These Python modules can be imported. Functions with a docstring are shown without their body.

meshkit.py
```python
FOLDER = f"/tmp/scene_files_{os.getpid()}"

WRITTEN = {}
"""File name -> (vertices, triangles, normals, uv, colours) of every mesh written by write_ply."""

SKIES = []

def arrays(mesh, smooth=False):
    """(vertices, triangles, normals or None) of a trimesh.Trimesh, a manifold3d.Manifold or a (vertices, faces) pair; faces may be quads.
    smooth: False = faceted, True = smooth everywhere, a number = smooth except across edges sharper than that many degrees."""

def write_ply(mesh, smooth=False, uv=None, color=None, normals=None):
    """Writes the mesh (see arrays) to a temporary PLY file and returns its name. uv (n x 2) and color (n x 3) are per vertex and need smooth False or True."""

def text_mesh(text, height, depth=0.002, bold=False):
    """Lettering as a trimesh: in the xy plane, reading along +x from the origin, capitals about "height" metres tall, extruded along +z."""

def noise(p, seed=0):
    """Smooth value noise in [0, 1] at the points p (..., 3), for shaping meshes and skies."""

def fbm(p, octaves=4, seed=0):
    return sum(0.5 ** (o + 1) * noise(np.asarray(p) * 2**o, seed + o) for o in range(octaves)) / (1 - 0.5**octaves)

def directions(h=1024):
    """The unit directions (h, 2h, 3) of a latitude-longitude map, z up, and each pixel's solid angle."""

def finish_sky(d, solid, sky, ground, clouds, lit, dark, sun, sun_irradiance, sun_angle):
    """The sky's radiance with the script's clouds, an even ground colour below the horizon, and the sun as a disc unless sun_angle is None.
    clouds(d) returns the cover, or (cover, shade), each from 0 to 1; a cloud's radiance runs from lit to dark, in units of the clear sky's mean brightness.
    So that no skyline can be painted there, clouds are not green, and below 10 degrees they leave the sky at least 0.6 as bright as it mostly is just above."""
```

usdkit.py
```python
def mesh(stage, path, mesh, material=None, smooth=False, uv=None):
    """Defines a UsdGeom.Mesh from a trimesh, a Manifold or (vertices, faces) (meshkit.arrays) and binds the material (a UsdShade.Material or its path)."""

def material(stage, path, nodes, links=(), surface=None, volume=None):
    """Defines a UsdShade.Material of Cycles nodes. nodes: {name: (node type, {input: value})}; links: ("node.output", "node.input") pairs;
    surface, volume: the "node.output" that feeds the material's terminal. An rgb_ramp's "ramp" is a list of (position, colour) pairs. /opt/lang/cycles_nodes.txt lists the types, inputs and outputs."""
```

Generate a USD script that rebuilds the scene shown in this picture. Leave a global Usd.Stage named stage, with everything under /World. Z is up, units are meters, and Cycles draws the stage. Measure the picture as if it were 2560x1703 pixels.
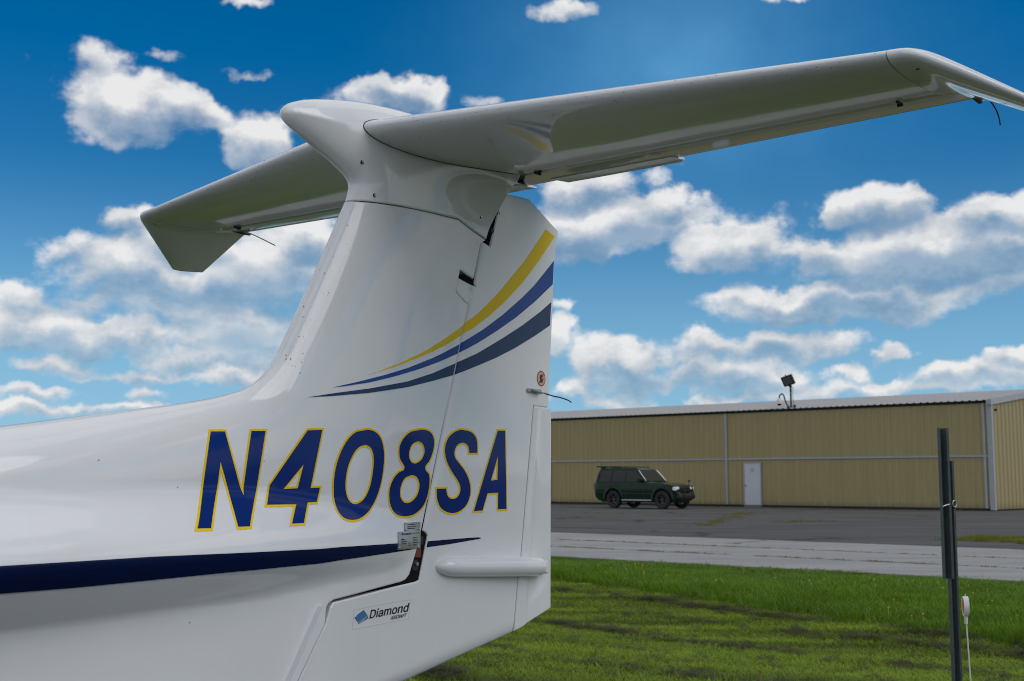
import math
import numpy as np
import shapely
import trimesh
import manifold3d
from scipy.spatial import Delaunay
from shapely import affinity
from pxr import Gf, Sdf, Usd, UsdGeom, UsdLux, UsdShade, Vt
import meshkit
import usdkit

stage = Usd.Stage.CreateInMemory()
UsdGeom.SetStageUpAxis(stage, UsdGeom.Tokens.z)
UsdGeom.SetStageMetersPerUnit(stage, 1.0)
UsdGeom.Xform.Define(stage, "/World")
UsdGeom.Scope.Define(stage, "/World/Looks")

# ---------------------------------------------------------------- camera, sky, sun, exposure
CAM_Z = 1.30
cam = UsdGeom.Camera.Define(stage, "/World/camera")
cam.AddTranslateOp().Set(Gf.Vec3d(0, 0, CAM_Z))
cam.AddRotateXOp().Set(90 + 6.468)
cam.CreateHorizontalApertureAttr(36.0)
cam.CreateVerticalApertureAttr(36.0 * 681 / 1024)
cam.CreateFocalLengthAttr(43.1)
cam.CreateFStopAttr(9.0)
cam.CreateFocusDistanceAttr(4.1)
cam.CreateExposureAttr(0.58)

SUN_ELEV, SUN_ROT = math.radians(43), math.radians(112.0)
sun = UsdLux.DistantLight.Define(stage, "/World/sun")
sun.CreateIntensityAttr(0.20)
sun.CreateAngleAttr(45.0)
sun.CreateColorAttr(Gf.Vec3f(1.0, 0.95, 0.87))
sun.CreateNormalizeAttr(True)
sun.AddRotateZOp().Set(-math.degrees(SUN_ROT))
sun.AddRotateXOp().Set(-(90 - math.degrees(SUN_ELEV)))

# clouds of the sky: azimuth and elevation in degrees, half width and half height in degrees, weight
CLOUDS = [
    ((-19.24), (18.32), (1.87), (1.14), 0.75), ((-17.76), (16.5), (3.6), (1.59), 1.0), ((-15.46), (16.69), (2.33), (1.36), 1), ((-18.85), (15.37), (2.05), (0.94), 0.85),
    ((-16.21), (18.8), (0.87), (0.52), 0.6), ((-12.55), (18.42), (1.1), (0.49), 0.6), ((-12.32), (21.35), (1.01), (0.37), 0.6), ((2.98), (21.68), (2.31), (0.64), 0.8),
    ((13.09), (21.38), (1.4), (0.33), 0.6), ((-22.37), (18.24), (0.72), (0.32), 0.42), ((-6.21), (17.52), (3.1), (1.01), 1.05), ((-4.46), (17.82), (1.35), (0.82), 1),
    ((-9.08), (16.75), (1.83), (0.68), 0.8), ((-11.88), (15.58), (2.09), (1.39), 1), ((-1.01), (17.67), (1.36), (0.43), 0.6), ((-12.96), (15.23), (1.19), (0.58), 0.6),
    ((-17.38), (11.29), (1.69), (0.87), 0.95), ((-20.3), (10.05), (1.72), (0.91), 0.75), ((-16.94), (9.38), (4.51), (1.65), 1.05), ((-13.29), (9.14), (3.69), (1.48), 1.1),
    ((-10.75), (10.02), (2.98), (2.38), 1.1), ((-9.38), (11.16), (2.21), (1.49), 1), ((-14.69), (10.56), (2.89), (0.98), 0.9), ((-22.18), (7.95), (1.23), (0.85), 0.95),
    ((-20.89), (6.79), (3.21), (1.18), 1.05), ((-18.33), (6.41), (3.68), (0.96), 1.05), ((-13.03), (6.78), (3.1), (1.09), 1.05), ((-11.28), (7.22), (1.57), (0.8), 1),
    ((-13.97), (5.47), (4.41), (0.67), 0.9), ((-16.76), (3.84), (1.49), (0.54), 0.9), ((-19.93), (5.2), (2.7), (0.53), 0.7), ((-12.2), (4.62), (2.33), (0.71), 0.8),
    ((-13.65), (8.14), (4.45), (0.89), 0.7), ((3.13), (11.9), (3.29), (1.81), 1.15), ((3.14), (13.7), (3.1), (1.0), 1), ((5.8), (12.05), (3.07), (1.36), 1.1),
    ((7.23), (12.72), (1.53), (1.0), 1), ((3.53), (10.62), (2.05), (0.56), 0.85), ((7.25), (14.01), (1.33), (0.55), 0.6), ((10.43), (10.83), (2.89), (1.43), 1.15),
    ((9.41), (10.06), (2.0), (0.76), 0.9), ((16.71), (12.1), (2.66), (1.08), 1), ((15.18), (12.19), (1.25), (0.81), 0.95), ((18.42), (12.47), (1.12), (0.67), 0.8),
    ((20.18), (10.35), (6.16), (1.71), 1.2), ((17.2), (9.85), (4.69), (1.2), 1.15), ((22.03), (11.53), (2.31), (1.12), 1.1), ((22.86), (10.16), (2.63), (1.58), 1.2),
    ((21.73), (8.64), (2.84), (1.04), 1.0), ((14.16), (10.29), (1.55), (0.88), 0.95), ((15.05), (7.99), (5.91), (1.1), 1.15), ((16.4), (8.39), (3.77), (0.89), 1.15),
    ((11.36), (8.17), (2.56), (0.52), 0.9), ((12.33), (7.29), (0.55), (0.48), 0.8), ((5.11), (5.47), (2.43), (1.25), 1.1), ((4.3), (5.01), (1.72), (0.77), 1),
    ((2.28), (6.85), (0.92), (1.12), 0.9), ((9.14), (6.11), (2.59), (0.68), 0.95), ((13.08), (6.14), (3.29), (0.87), 1.1), ((17.25), (5.68), (1.02), (0.62), 1),
    ((8.32), (4.83), (1.5), (0.8), 1), ((11.1), (4.93), (3.14), (0.92), 1.1), ((9.92), (5.21), (0.99), (0.56), 0.9), ((20.85), (4.57), (2.67), (0.72), 1.05),
    ((22.29), (5.27), (1.05), (0.64), 0.95), ((17.38), (4.12), (1.48), (0.58), 0.95), ((9.3), (3.82), (1.19), (0.56), 0.9), ((13.41), (4.14), (4.42), (0.63), 0.8),
    ((4.89), (3.66), (2.02), (0.52), 0.8), ((2.87), (4.11), (1.42), (0.69), 0.8), ((6.11), (4.49), (2.21), (0.6), 0.85), ((15.53), (4.84), (1.7), (0.51), 0.85),
    ((2.29), (8.37), (0.82), (0.49), 0.7), ((7.73), (5.48), (1.2), (0.44), 0.8), ((19.57), (3.88), (2.17), (0.42), 0.8), ((11.46), (3.93), (3.12), (0.44), 0.85),
    ((-20.95), (3.75), (2.66), (0.49), 0.72), ((-21.62), (2.88), (3.86), (0.49), 0.8), ((-17.29), (3.06), (4.44), (0.5), 0.8), ((-15.19), (7.89), (3.81), (1.17), 0.85),
    ((-18.39), (7.95), (2.77), (0.77), 0.8), ((-11.65), (6.02), (2.35), (0.8), 0.9), ((-16.79), (4.72), (3.73), (0.54), 0.78),
]


def sky_material():
    nodes, links = {}, []

    def node(name, kind, **inp):
        nodes[name] = (kind, inp)
        return name

    def link(a, b):
        links.append((a, b))

    node("tc", "texture_coordinate")
    node("sep", "separate_xyz")
    link("tc.generated", "sep.vector")
    node("az", "math", math_type="arctan2")
    link("sep.x", "az.value1")
    link("sep.y", "az.value2")
    node("el", "math", math_type="arcsine")
    link("sep.z", "el.value1")
    node("ang", "combine_xyz", z=0.0)
    link("az.value", "ang.x")
    link("el.value", "ang.y")
    # turbulent warp of the cloud outlines, in angle space so that puffs keep their size
    node("sc", "mapping", scale=(1.0, 1.35, 1.0))
    link("ang.vector", "sc.vector")
    node("warp", "noise_texture", scale=22.0, detail=4.0, roughness=0.55)
    link("tc.generated", "warp.vector")
    node("wsub", "mix", mix_type="subtract", fac=1.0, color2=(0.5, 0.5, 0.5))
    link("warp.color", "wsub.color1")
    node("wmul", "mix", mix_type="multiply", fac=1.0, color2=(0.075, 0.045, 0.0))
    link("wsub.color", "wmul.color1")
    node("wadd", "mix", mix_type="add", fac=1.0)
    link("ang.vector", "wadd.color1")
    link("wmul.color", "wadd.color2")
    # the mass of each cloud, and of its shaded base, as sums of products of a curve over azimuth and a curve over elevation
    node("azr", "map_range", from_min=math.radians(-27), from_max=math.radians(27), to_min=0.0, to_max=1.0, clamp=True)
    node("elr", "map_range", from_min=math.radians(-1), from_max=math.radians(25), to_min=0.0, to_max=1.0, clamp=True)
    node("wsep", "separate_xyz")
    link("wadd.color", "wsep.vector")
    link("wsep.x", "azr.value")
    link("wsep.y", "elr.value")
    ga, ge = np.meshgrid(np.linspace(-27, 27, 256), np.linspace(-1, 25, 256), indexing="ij")
    mass, shade = np.zeros_like(ga), np.zeros_like(ga)
    for a, e, w, h, g in CLOUDS:
        mass = np.maximum(mass, g * np.exp(-1.1 * np.hypot((ga - a) / w, (ge - e) / h) ** 2.5))
        shade = np.maximum(shade, g * np.exp(-1.1 * np.hypot((ga - a) / (w * 1.1), (ge - e + 0.65 * h) / (0.8 * h)) ** 2))
    fade = np.clip(np.minimum(np.minimum(ga + 27, 27 - ga), 4 * np.minimum(ge + 1, 25 - ge)) / 2, 0, 1)
    for tag, field, rank in (("b", mass * fade, 6), ("d", shade * fade, 4)):
        u, s, v = np.linalg.svd(field)
        total = None
        for k in range(rank):
            q = np.sqrt(s[3 * k:3 * k + 3])
            node(f"{tag}a{k}", "rgb_ramp", ramp=[tuple(map(float, c)) for c in u[:, 3 * k:3 * k + 3] * q])
            node(f"{tag}e{k}", "rgb_ramp", ramp=[tuple(map(float, c)) for c in v[3 * k:3 * k + 3].T * q])
            link("azr.result", f"{tag}a{k}.fac")
            link("elr.result", f"{tag}e{k}.fac")
            node(f"{tag}m{k}", "mix", mix_type="multiply", fac=1.0)
            link(f"{tag}a{k}.color", f"{tag}m{k}.color1")
            link(f"{tag}e{k}.color", f"{tag}m{k}.color2")
            if total is None:
                total = f"{tag}m{k}"
            else:
                node(f"{tag}s{k}", "mix", mix_type="add", fac=1.0)
                link(f"{total}.color", f"{tag}s{k}.color1")
                link(f"{tag}m{k}.color", f"{tag}s{k}.color2")
                total = f"{tag}s{k}"
        node(f"{tag}t", "separate_color")
        link(f"{total}.color", f"{tag}t.color")
        node(f"{tag}x", "math", math_type="add")
        link(f"{tag}t.r", f"{tag}x.value1")
        link(f"{tag}t.g", f"{tag}x.value2")
        node(f"{tag}y", "math", math_type="add")
        link(f"{tag}x.value", f"{tag}y.value1")
        link(f"{tag}t.b", f"{tag}y.value2")
    last, lastd = "by", "dy"
    # the rest of the sky: unseen cloud, made fuller to whiten the light
    node("gmap", "mapping", scale=(1.0, 1.0, 2.2))
    link("tc.generated", "gmap.vector")
    node("gn", "noise_texture", scale=2.6, detail=5.0, roughness=0.5)
    link("gmap.vector", "gn.vector")
    node("gr", "map_range", from_min=0.40, from_max=0.56, to_min=0.0, to_max=0.95, clamp=True)
    link("gn.fac", "gr.value")
    node("inx", "math", math_type="absolute")
    link("az.value", "inx.value1")
    node("out1", "map_range", range_type="smoothstep", from_min=math.radians(27), from_max=math.radians(36), to_min=0.0, to_max=1.0, clamp=True)
    link("inx.value", "out1.value")
    node("out2", "map_range", range_type="smoothstep", from_min=math.radians(23), from_max=math.radians(30), to_min=0.0, to_max=1.0, clamp=True)
    link("el.value", "out2.value")
    node("outm", "math", math_type="maximum")
    link("out1.result", "outm.value1")
    link("out2.result", "outm.value2")
    node("gm", "math", math_type="multiply")
    link("gr.result", "gm.value1")
    link("outm.value", "gm.value2")
    node("blob", "math", math_type="maximum")
    link(f"{last}.value", "blob.value1")
    link("gm.value", "blob.value2")
    # puffs
    for tag, off in (("p", 0.0), ("q", 0.024)):
        node(f"{tag}m", "mapping", scale=(1.0, 1.0, 1.5), location=(-0.006 if off else 0.0, 0.0, off * 1.5))
        link("tc.generated", f"{tag}m.vector")
        node(f"{tag}n", "noise_texture", scale=14.0, detail=10.0, roughness=0.61, lacunarity=2.1)
        link(f"{tag}m.vector", f"{tag}n.vector")
    node("dens", "math", math_type="multiply_add", value2=1.55)
    link("pn.fac", "dens.value1")
    node("bsh", "math", math_type="multiply_add", value2=1.34, value3=-1.15)
    link("blob.value", "bsh.value1")
    link("bsh.value", "dens.value3")
    node("edge", "math", math_type="minimum", value2=1.0)          # no cloud where there is no mass at all
    node("edg2", "math", math_type="multiply", value2=9.0)
    link("blob.value", "edg2.value1")
    link("edg2.value", "edge.value1")
    node("cov0", "map_range", range_type="smoothstep", from_min=0.0, from_max=0.56, to_min=0.0, to_max=0.97, clamp=True)
    link("dens.value", "cov0.value")
    node("cov1", "math", math_type="multiply")
    link("cov0.result", "cov1.value1")
    node("base", "map_range", from_min=0.30, from_max=1.0, to_min=0.97, to_max=0.30, clamp=True)
    link(f"{lastd}.value", "base.value")
    node("thin", "map_range", from_min=0.35, from_max=0.85, to_min=0.62, to_max=1.0, clamp=True)     # the bases thin out into the blue
    link("base.result", "thin.value")
    node("cov", "math", math_type="multiply")
    link("edge.value", "cov1.value2")
    link("cov1.value", "cov.value1")
    link("thin.result", "cov.value2")
    # relief: brighter where the mass thins towards the light, greyer at the base
    node("rel", "math", math_type="subtract")
    link("pn.fac", "rel.value1")
    link("qn.fac", "rel.value2")
    node("relr", "map_range", from_min=-0.11, from_max=0.11, to_min=-0.17, to_max=0.17, clamp=True)
    link("rel.value", "relr.value")
    node("lit", "math", math_type="add", use_clamp=True)
    link("base.result", "lit.value1")
    link("relr.result", "lit.value2")
    node("ramp", "rgb_ramp", ramp=[(0.0, (0.17, 0.30, 0.45)), (0.35, (0.40, 0.50, 0.62)), (0.75, (0.74, 0.77, 0.81)), (1.0, (0.97, 0.97, 0.97))])
    link("lit.value", "ramp.fac")
    node("cs", "mix", mix_type="multiply", fac=1.0, color2=(6.8,) * 3)
    link("ramp.color", "cs.color1")
    node("sky", "sky_texture", sky_type="single_scattering", sun_disc=False, sun_elevation=SUN_ELEV, sun_rotation=SUN_ROT, altitude=300.0, air_density=1.0, aerosol_density=0.35, ozone_density=3.0)
    node("hs", "hsv", hue=0.5, saturation=1.5, value=0.66, fac=1.0)
    link("sky.color", "hs.color")
    # pale air low over the horizon
    node("hz", "map_range", range_type="smoothstep", from_min=math.radians(1.0), from_max=math.radians(15), to_min=0.72, to_max=0.0, clamp=True)
    link("el.value", "hz.value")
    node("hmix", "mix", mix_type="mix", color2=(1.7, 3.9, 6.1))
    link("hz.result", "hmix.fac")
    link("hs.color", "hmix.color1")
    # a thin bright veil high in the air, ahead and to the right
    node("vm", "mapping", scale=(1 / math.radians(17), 1 / math.radians(11), 1.0), location=(-math.radians(8) / math.radians(17), -math.radians(19) / math.radians(11), 0.0))
    link("wadd.color", "vm.vector")
    node("vg", "gradient_texture", gradient_type="quadratic_sphere")
    link("vm.vector", "vg.vector")
    node("vk", "math", math_type="multiply", value2=0.48)
    link("vg.fac", "vk.value1")
    node("veil", "mix", mix_type="mix", color2=(1.5, 4.0, 6.6))
    link("vk.value", "veil.fac")
    link("hmix.color", "veil.color1")
    node("mixc", "mix", mix_type="mix")
    link("cov.value", "mixc.fac")
    link("veil.color", "mixc.color1")
    link("cs.color", "mixc.color2")
    node("bg", "background_shader", strength=0.085)
    link("mixc.color", "bg.color")
    return usdkit.material(stage, "/World/Looks/sky_look", nodes, links, surface="bg.background")


sky = UsdLux.DomeLight.Define(stage, "/World/sky")
sky.CreateIntensityAttr(1.0)
UsdShade.MaterialBindingAPI.Apply(sky.GetPrim()).Bind(sky_material())
sky.GetPrim().SetCustomDataByKey("kind", "structure")


# ---------------------------------------------------------------- helpers
RNG = np.random.default_rng(7)
USED = {}


def numbered(path):
    n = USED.get(path, 0)
    USED[path] = n + 1
    return path if n == 0 else f"{path}_{n:03d}"


def tag(prim, label=None, cat=None, group=None, kind=None):
    for k, v in (("label", label), ("category", cat), ("group", group), ("kind", kind)):
        if v:
            prim.SetCustomDataByKey(k, v)
    return prim


def thing(name, label, cat, loc=(0, 0, 0), rotz=0.0, group=None):
    x = UsdGeom.Xform.Define(stage, numbered("/World/" + name))
    x.AddTranslateOp().Set(Gf.Vec3d(*map(float, loc)))
    if rotz:
        x.AddRotateZOp().Set(float(rotz))
    return tag(x.GetPrim(), label, cat, group)


def obj(name, mesh, mat, parent=None, smooth=30, label=None):
    path = numbered((str(parent.GetPath()) if parent else "/World") + "/" + name)
    m = usdkit.mesh(stage, path, mesh, mat, smooth=smooth)
    if label:
        tag(m.GetPrim(), label)
    return m.GetPrim()


def raw(name, pts, faces, normals, mat, parent=None, label=None):
    path = numbered((str(parent.GetPath()) if parent else "/World") + "/" + name)
    m = UsdGeom.Mesh.Define(stage, path)
    m.CreatePointsAttr(Vt.Vec3fArray.FromNumpy(np.asarray(pts, np.float32)))
    m.CreateFaceVertexCountsAttr(Vt.IntArray.FromNumpy(np.full(len(faces), 3, np.int32)))
    m.CreateFaceVertexIndicesAttr(Vt.IntArray.FromNumpy(np.asarray(faces, np.int32).ravel()))
    m.CreateSubdivisionSchemeAttr("none")
    if normals is not None:
        m.CreateNormalsAttr(Vt.Vec3fArray.FromNumpy(np.asarray(normals, np.float32)))
        m.SetNormalsInterpolation("vertex")
    UsdShade.MaterialBindingAPI.Apply(m.GetPrim()).Bind(mat)
    if label:
        tag(m.GetPrim(), label)
    return m.GetPrim()


def cat(*ms):
    return trimesh.util.concatenate([m for m in ms])


def box(x0, x1, y0, y1, z0, z1):
    m = trimesh.creation.box((x1 - x0, y1 - y0, z1 - z0))
    m.apply_translation(((x0 + x1) / 2, (y0 + y1) / 2, (z0 + z1) / 2))
    return m


def rbox(x0, x1, y0, y1, z0, z1, r=0.01):
    """A box with chamfered edges."""
    r = min(r, 0.49 * min(x1 - x0, y1 - y0, z1 - z0))
    p = []
    for sx in (0, 1):
        for sy in (0, 1):
            for sz in (0, 1):
                c = np.array([(x0, x1)[sx], (y0, y1)[sy], (z0, z1)[sz]], float)
                d = np.array([1 - 2 * sx, 1 - 2 * sy, 1 - 2 * sz]) * r
                p += [c + d * (1, 1, 0), c + d * (1, 0, 1), c + d * (0, 1, 1)]
    return trimesh.PointCloud(p).convex_hull


def cyl(a, b, r, n=16, r2=None):
    a, b = np.asarray(a, float), np.asarray(b, float)
    if r2 is None or r2 == r:
        m = trimesh.creation.cylinder(radius=r, height=np.linalg.norm(b - a), sections=n)
    else:
        h = np.linalg.norm(b - a)
        m = trimesh.creation.revolve([(0, -h / 2), (r, -h / 2), (r2, h / 2), (0, h / 2)], sections=n)
    m.apply_transform(trimesh.geometry.align_vectors([0, 0, 1], (b - a) / np.linalg.norm(b - a)))
    m.apply_translation((a + b) / 2)
    return m


def tube(pts, r, n=8):
    p = np.asarray(pts, float)
    r = np.broadcast_to(r, (len(p),))
    t = np.gradient(p, axis=0)
    t /= np.linalg.norm(t, axis=1, keepdims=True)
    ref = np.array([0.3, 0.5, 0.81]) / np.linalg.norm([0.3, 0.5, 0.81])
    a = np.cross(t, ref)
    a /= np.linalg.norm(a, axis=1, keepdims=True)
    b = np.cross(t, a)
    ang = np.arange(n) * 2 * np.pi / n
    v = p[:, None] + r[:, None, None] * (np.cos(ang)[None, :, None] * a[:, None] + np.sin(ang)[None, :, None] * b[:, None])
    k = len(p)
    i, j = np.meshgrid(np.arange(k - 1), np.arange(n), indexing="ij")
    q = np.stack([i * n + j, i * n + (j + 1) % n, (i + 1) * n + (j + 1) % n, (i + 1) * n + j], -1).reshape(-1, 4)
    f = np.vstack([q[:, [0, 1, 2]], q[:, [0, 2, 3]]])
    v = np.vstack([v.reshape(-1, 3), p[:1], p[-1:]])
    caps = [[k * n, (x + 1) % n, x] for x in range(n)] + [[k * n + 1, (k - 1) * n + x, (k - 1) * n + (x + 1) % n] for x in range(n)]
    m = trimesh.Trimesh(v, np.vstack([f, caps]), process=False)
    m.fix_normals()
    return m


def prism(poly, z0, z1):
    """A shapely polygon in xy extruded from z0 to z1."""
    m = trimesh.creation.extrude_polygon(poly, z1 - z0, engine="earcut")
    m.apply_translation((0, 0, z0))
    return m


def xz_prism(poly, y0, y1):
    """A shapely polygon in xz extruded along y."""
    m = prism(poly, 0, y1 - y0)
    v = m.vertices.copy()
    m.vertices = np.stack([v[:, 0], y0 + v[:, 2], v[:, 1]], 1)
    m.fix_normals()
    return m


def resample(coords, step):
    l = shapely.LineString(coords)
    n = max(int(round(l.length / step)), 2)
    return np.array([l.interpolate(t, normalized=True).coords[0] for t in np.linspace(0, 1, n + 1)])[:-1]


def poly_points(poly, grid, rings=((0.0, 0.004), (0.0015, 0.004), (0.005, 0.006), (0.011, 0.008), (0.020, 0.010))):
    """Sample points of a polygon: dense at its rim, a grid inside."""
    pts = []
    for d, step in rings:
        g = poly.buffer(-d) if d else poly
        for p in getattr(g, "geoms", [g]):
            if not p.is_empty:
                for ring in (p.exterior, *p.interiors):
                    r = resample(ring.coords, step)
                    if d == 0:
                        r = np.vstack([r, np.asarray(ring.coords)[:-1]])
                    pts.append(r)
    inner = poly.buffer(-(rings[-1][0] + grid * 0.6))
    if not inner.is_empty:
        x0, y0, x1, y1 = inner.bounds
        gx, gy = np.meshgrid(np.arange(x0, x1, grid), np.arange(y0, y1, grid))
        gx = gx + (np.arange(gx.shape[0]) % 2)[:, None] * grid / 2
        g = np.stack([gx.ravel(), gy.ravel()], 1)
        pts.append(g[shapely.contains_xy(inner, g[:, 0], g[:, 1])])
    p = np.vstack(pts)
    return p[np.unique(np.round(p, 5), axis=0, return_index=True)[1]]


def triangulate(poly, grid, rings=None):
    p = poly_points(poly, grid, rings) if rings else poly_points(poly, grid)
    t = Delaunay(p).simplices
    a, b, c = p[t[:, 0]], p[t[:, 1]], p[t[:, 2]]
    cen = (a + b + c) / 3
    area = (b[:, 0] - a[:, 0]) * (c[:, 1] - a[:, 1]) - (b[:, 1] - a[:, 1]) * (c[:, 0] - a[:, 0])
    keep = shapely.contains_xy(poly, cen[:, 0], cen[:, 1]) & (np.abs(area) > 1e-10)
    t, area = t[keep], area[keep]
    t[area < 0] = t[area < 0][:, ::-1]
    return p, t


def body(poly, G, grid=0.014, off=0.0, soft=0.004, rims=None, sides=(-1, 1), rings=None, outline=()):
    """Points, faces and normals of a two-sided shell y = +-sqrt(G(x, z)) over a polygon of the side view, closed by walls where it is cut.
    soft: rounding of the cut edges. outline: lines along which the shell closes by itself (no rounding there)."""
    p, t = triangulate(poly, grid, rings)
    free = poly.exterior
    if outline:
        free = free.difference(shapely.union_all([l.buffer(0.006) for l in outline]))

    def g(x, z):
        base = G(x, z)
        if soft and not free.is_empty:
            d = shapely.distance(shapely.points(x, z), free)
            h = np.sqrt(np.maximum(base, 0)) - np.where(d < soft, soft - np.sqrt(np.maximum(soft**2 - (soft - np.minimum(d, soft)) ** 2, 0)), 0)
            base = np.where(base > 1e-5, np.sign(h) * h * h, base)
        return base

    x, z = p[:, 0], p[:, 1]
    e = 4e-4
    gg = g(x, z)
    gx = (g(x + e, z) - g(x - e, z)) / (2 * e)
    gz = (g(x, z + e) - g(x, z - e)) / (2 * e)
    h = np.sqrt(np.maximum(gg, 0))
    V, F, N = [], [], []
    n0 = 0
    for s in sides:
        nn = np.stack([-gx, 2 * s * np.maximum(h, 1e-5), -gz], 1)
        nn /= np.linalg.norm(nn, axis=1, keepdims=True)
        V.append(np.stack([x, s * (h + off), z], 1) if not off else np.stack([x, s * h, z], 1) + nn * off)
        N.append(nn)
        F.append((t if s < 0 else t[:, ::-1]) + n0)
        n0 += len(p)
    ed = np.vstack([t[:, [0, 1]], t[:, [1, 2]], t[:, [2, 0]]])
    key = np.sort(ed, 1)
    _, first, count = np.unique(key, axis=0, return_index=True, return_counts=True)
    rim = ed[first[count == 1]]
    rim = rim[(h[rim] > 3e-4).any(1)]
    if len(rim) and len(sides) == 2:
        a, b = p[rim[:, 0]], p[rim[:, 1]]
        d = b - a
        nn = np.stack([d[:, 1], np.zeros(len(d)), -d[:, 0]], 1)
        nn /= np.linalg.norm(nn, axis=1, keepdims=True) + 1e-12
        ha, hb = h[rim[:, 0]], h[rim[:, 1]]
        q = np.stack([np.stack([a[:, 0], -ha, a[:, 1]], 1), np.stack([b[:, 0], -hb, b[:, 1]], 1), np.stack([b[:, 0], hb, b[:, 1]], 1), np.stack([a[:, 0], ha, a[:, 1]], 1)], 1)
        k = len(rim)
        V.append(q.reshape(-1, 3))
        N.append(np.repeat(nn, 4, 0))
        i = n0 + np.arange(k)[:, None] * 4
        F += [i + np.array([[0, 2, 1]]), i + np.array([[0, 3, 2]])]
    return np.vstack(V), np.vstack(F), np.vstack(N)


def material(name, nodes, links, surface):
    return usdkit.material(stage, "/World/Looks/" + name, nodes, links, surface=surface)


def plain(name, color, rough=0.5, metal=0.0, coat=0.0, spec=0.5, vary=0.0, scale=6.0, bump=0.0, bump_scale=60.0):
    nodes = {"p": ("principled_bsdf", dict(base_color=color, roughness=rough, metallic=metal, coat_weight=coat, coat_roughness=0.03, specular_ior_level=spec))}
    links = []
    if vary or bump:
        nodes["tc"] = ("texture_coordinate", {})
    if vary:
        nodes["n"] = ("noise_texture", dict(scale=scale, detail=6.0, roughness=0.6))
        c = np.array(color)
        nodes["r"] = ("rgb_ramp", {"ramp": [(0.25, tuple(c * (1 - vary))), (0.5, tuple(c)), (0.75, tuple(np.minimum(c * (1 + vary), 1)))]})
        links += [("tc.object", "n.vector"), ("n.fac", "r.fac"), ("r.color", "p.base_color")]
    if bump:
        nodes["bn"] = ("noise_texture", dict(scale=bump_scale, detail=5.0, roughness=0.6))
        nodes["b"] = ("bump", dict(strength=bump, distance=0.02))
        links += [("tc.object", "bn.vector"), ("bn.fac", "b.height"), ("b.normal", "p.normal")]
    return material(name, nodes, links, "p.BSDF")


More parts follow.
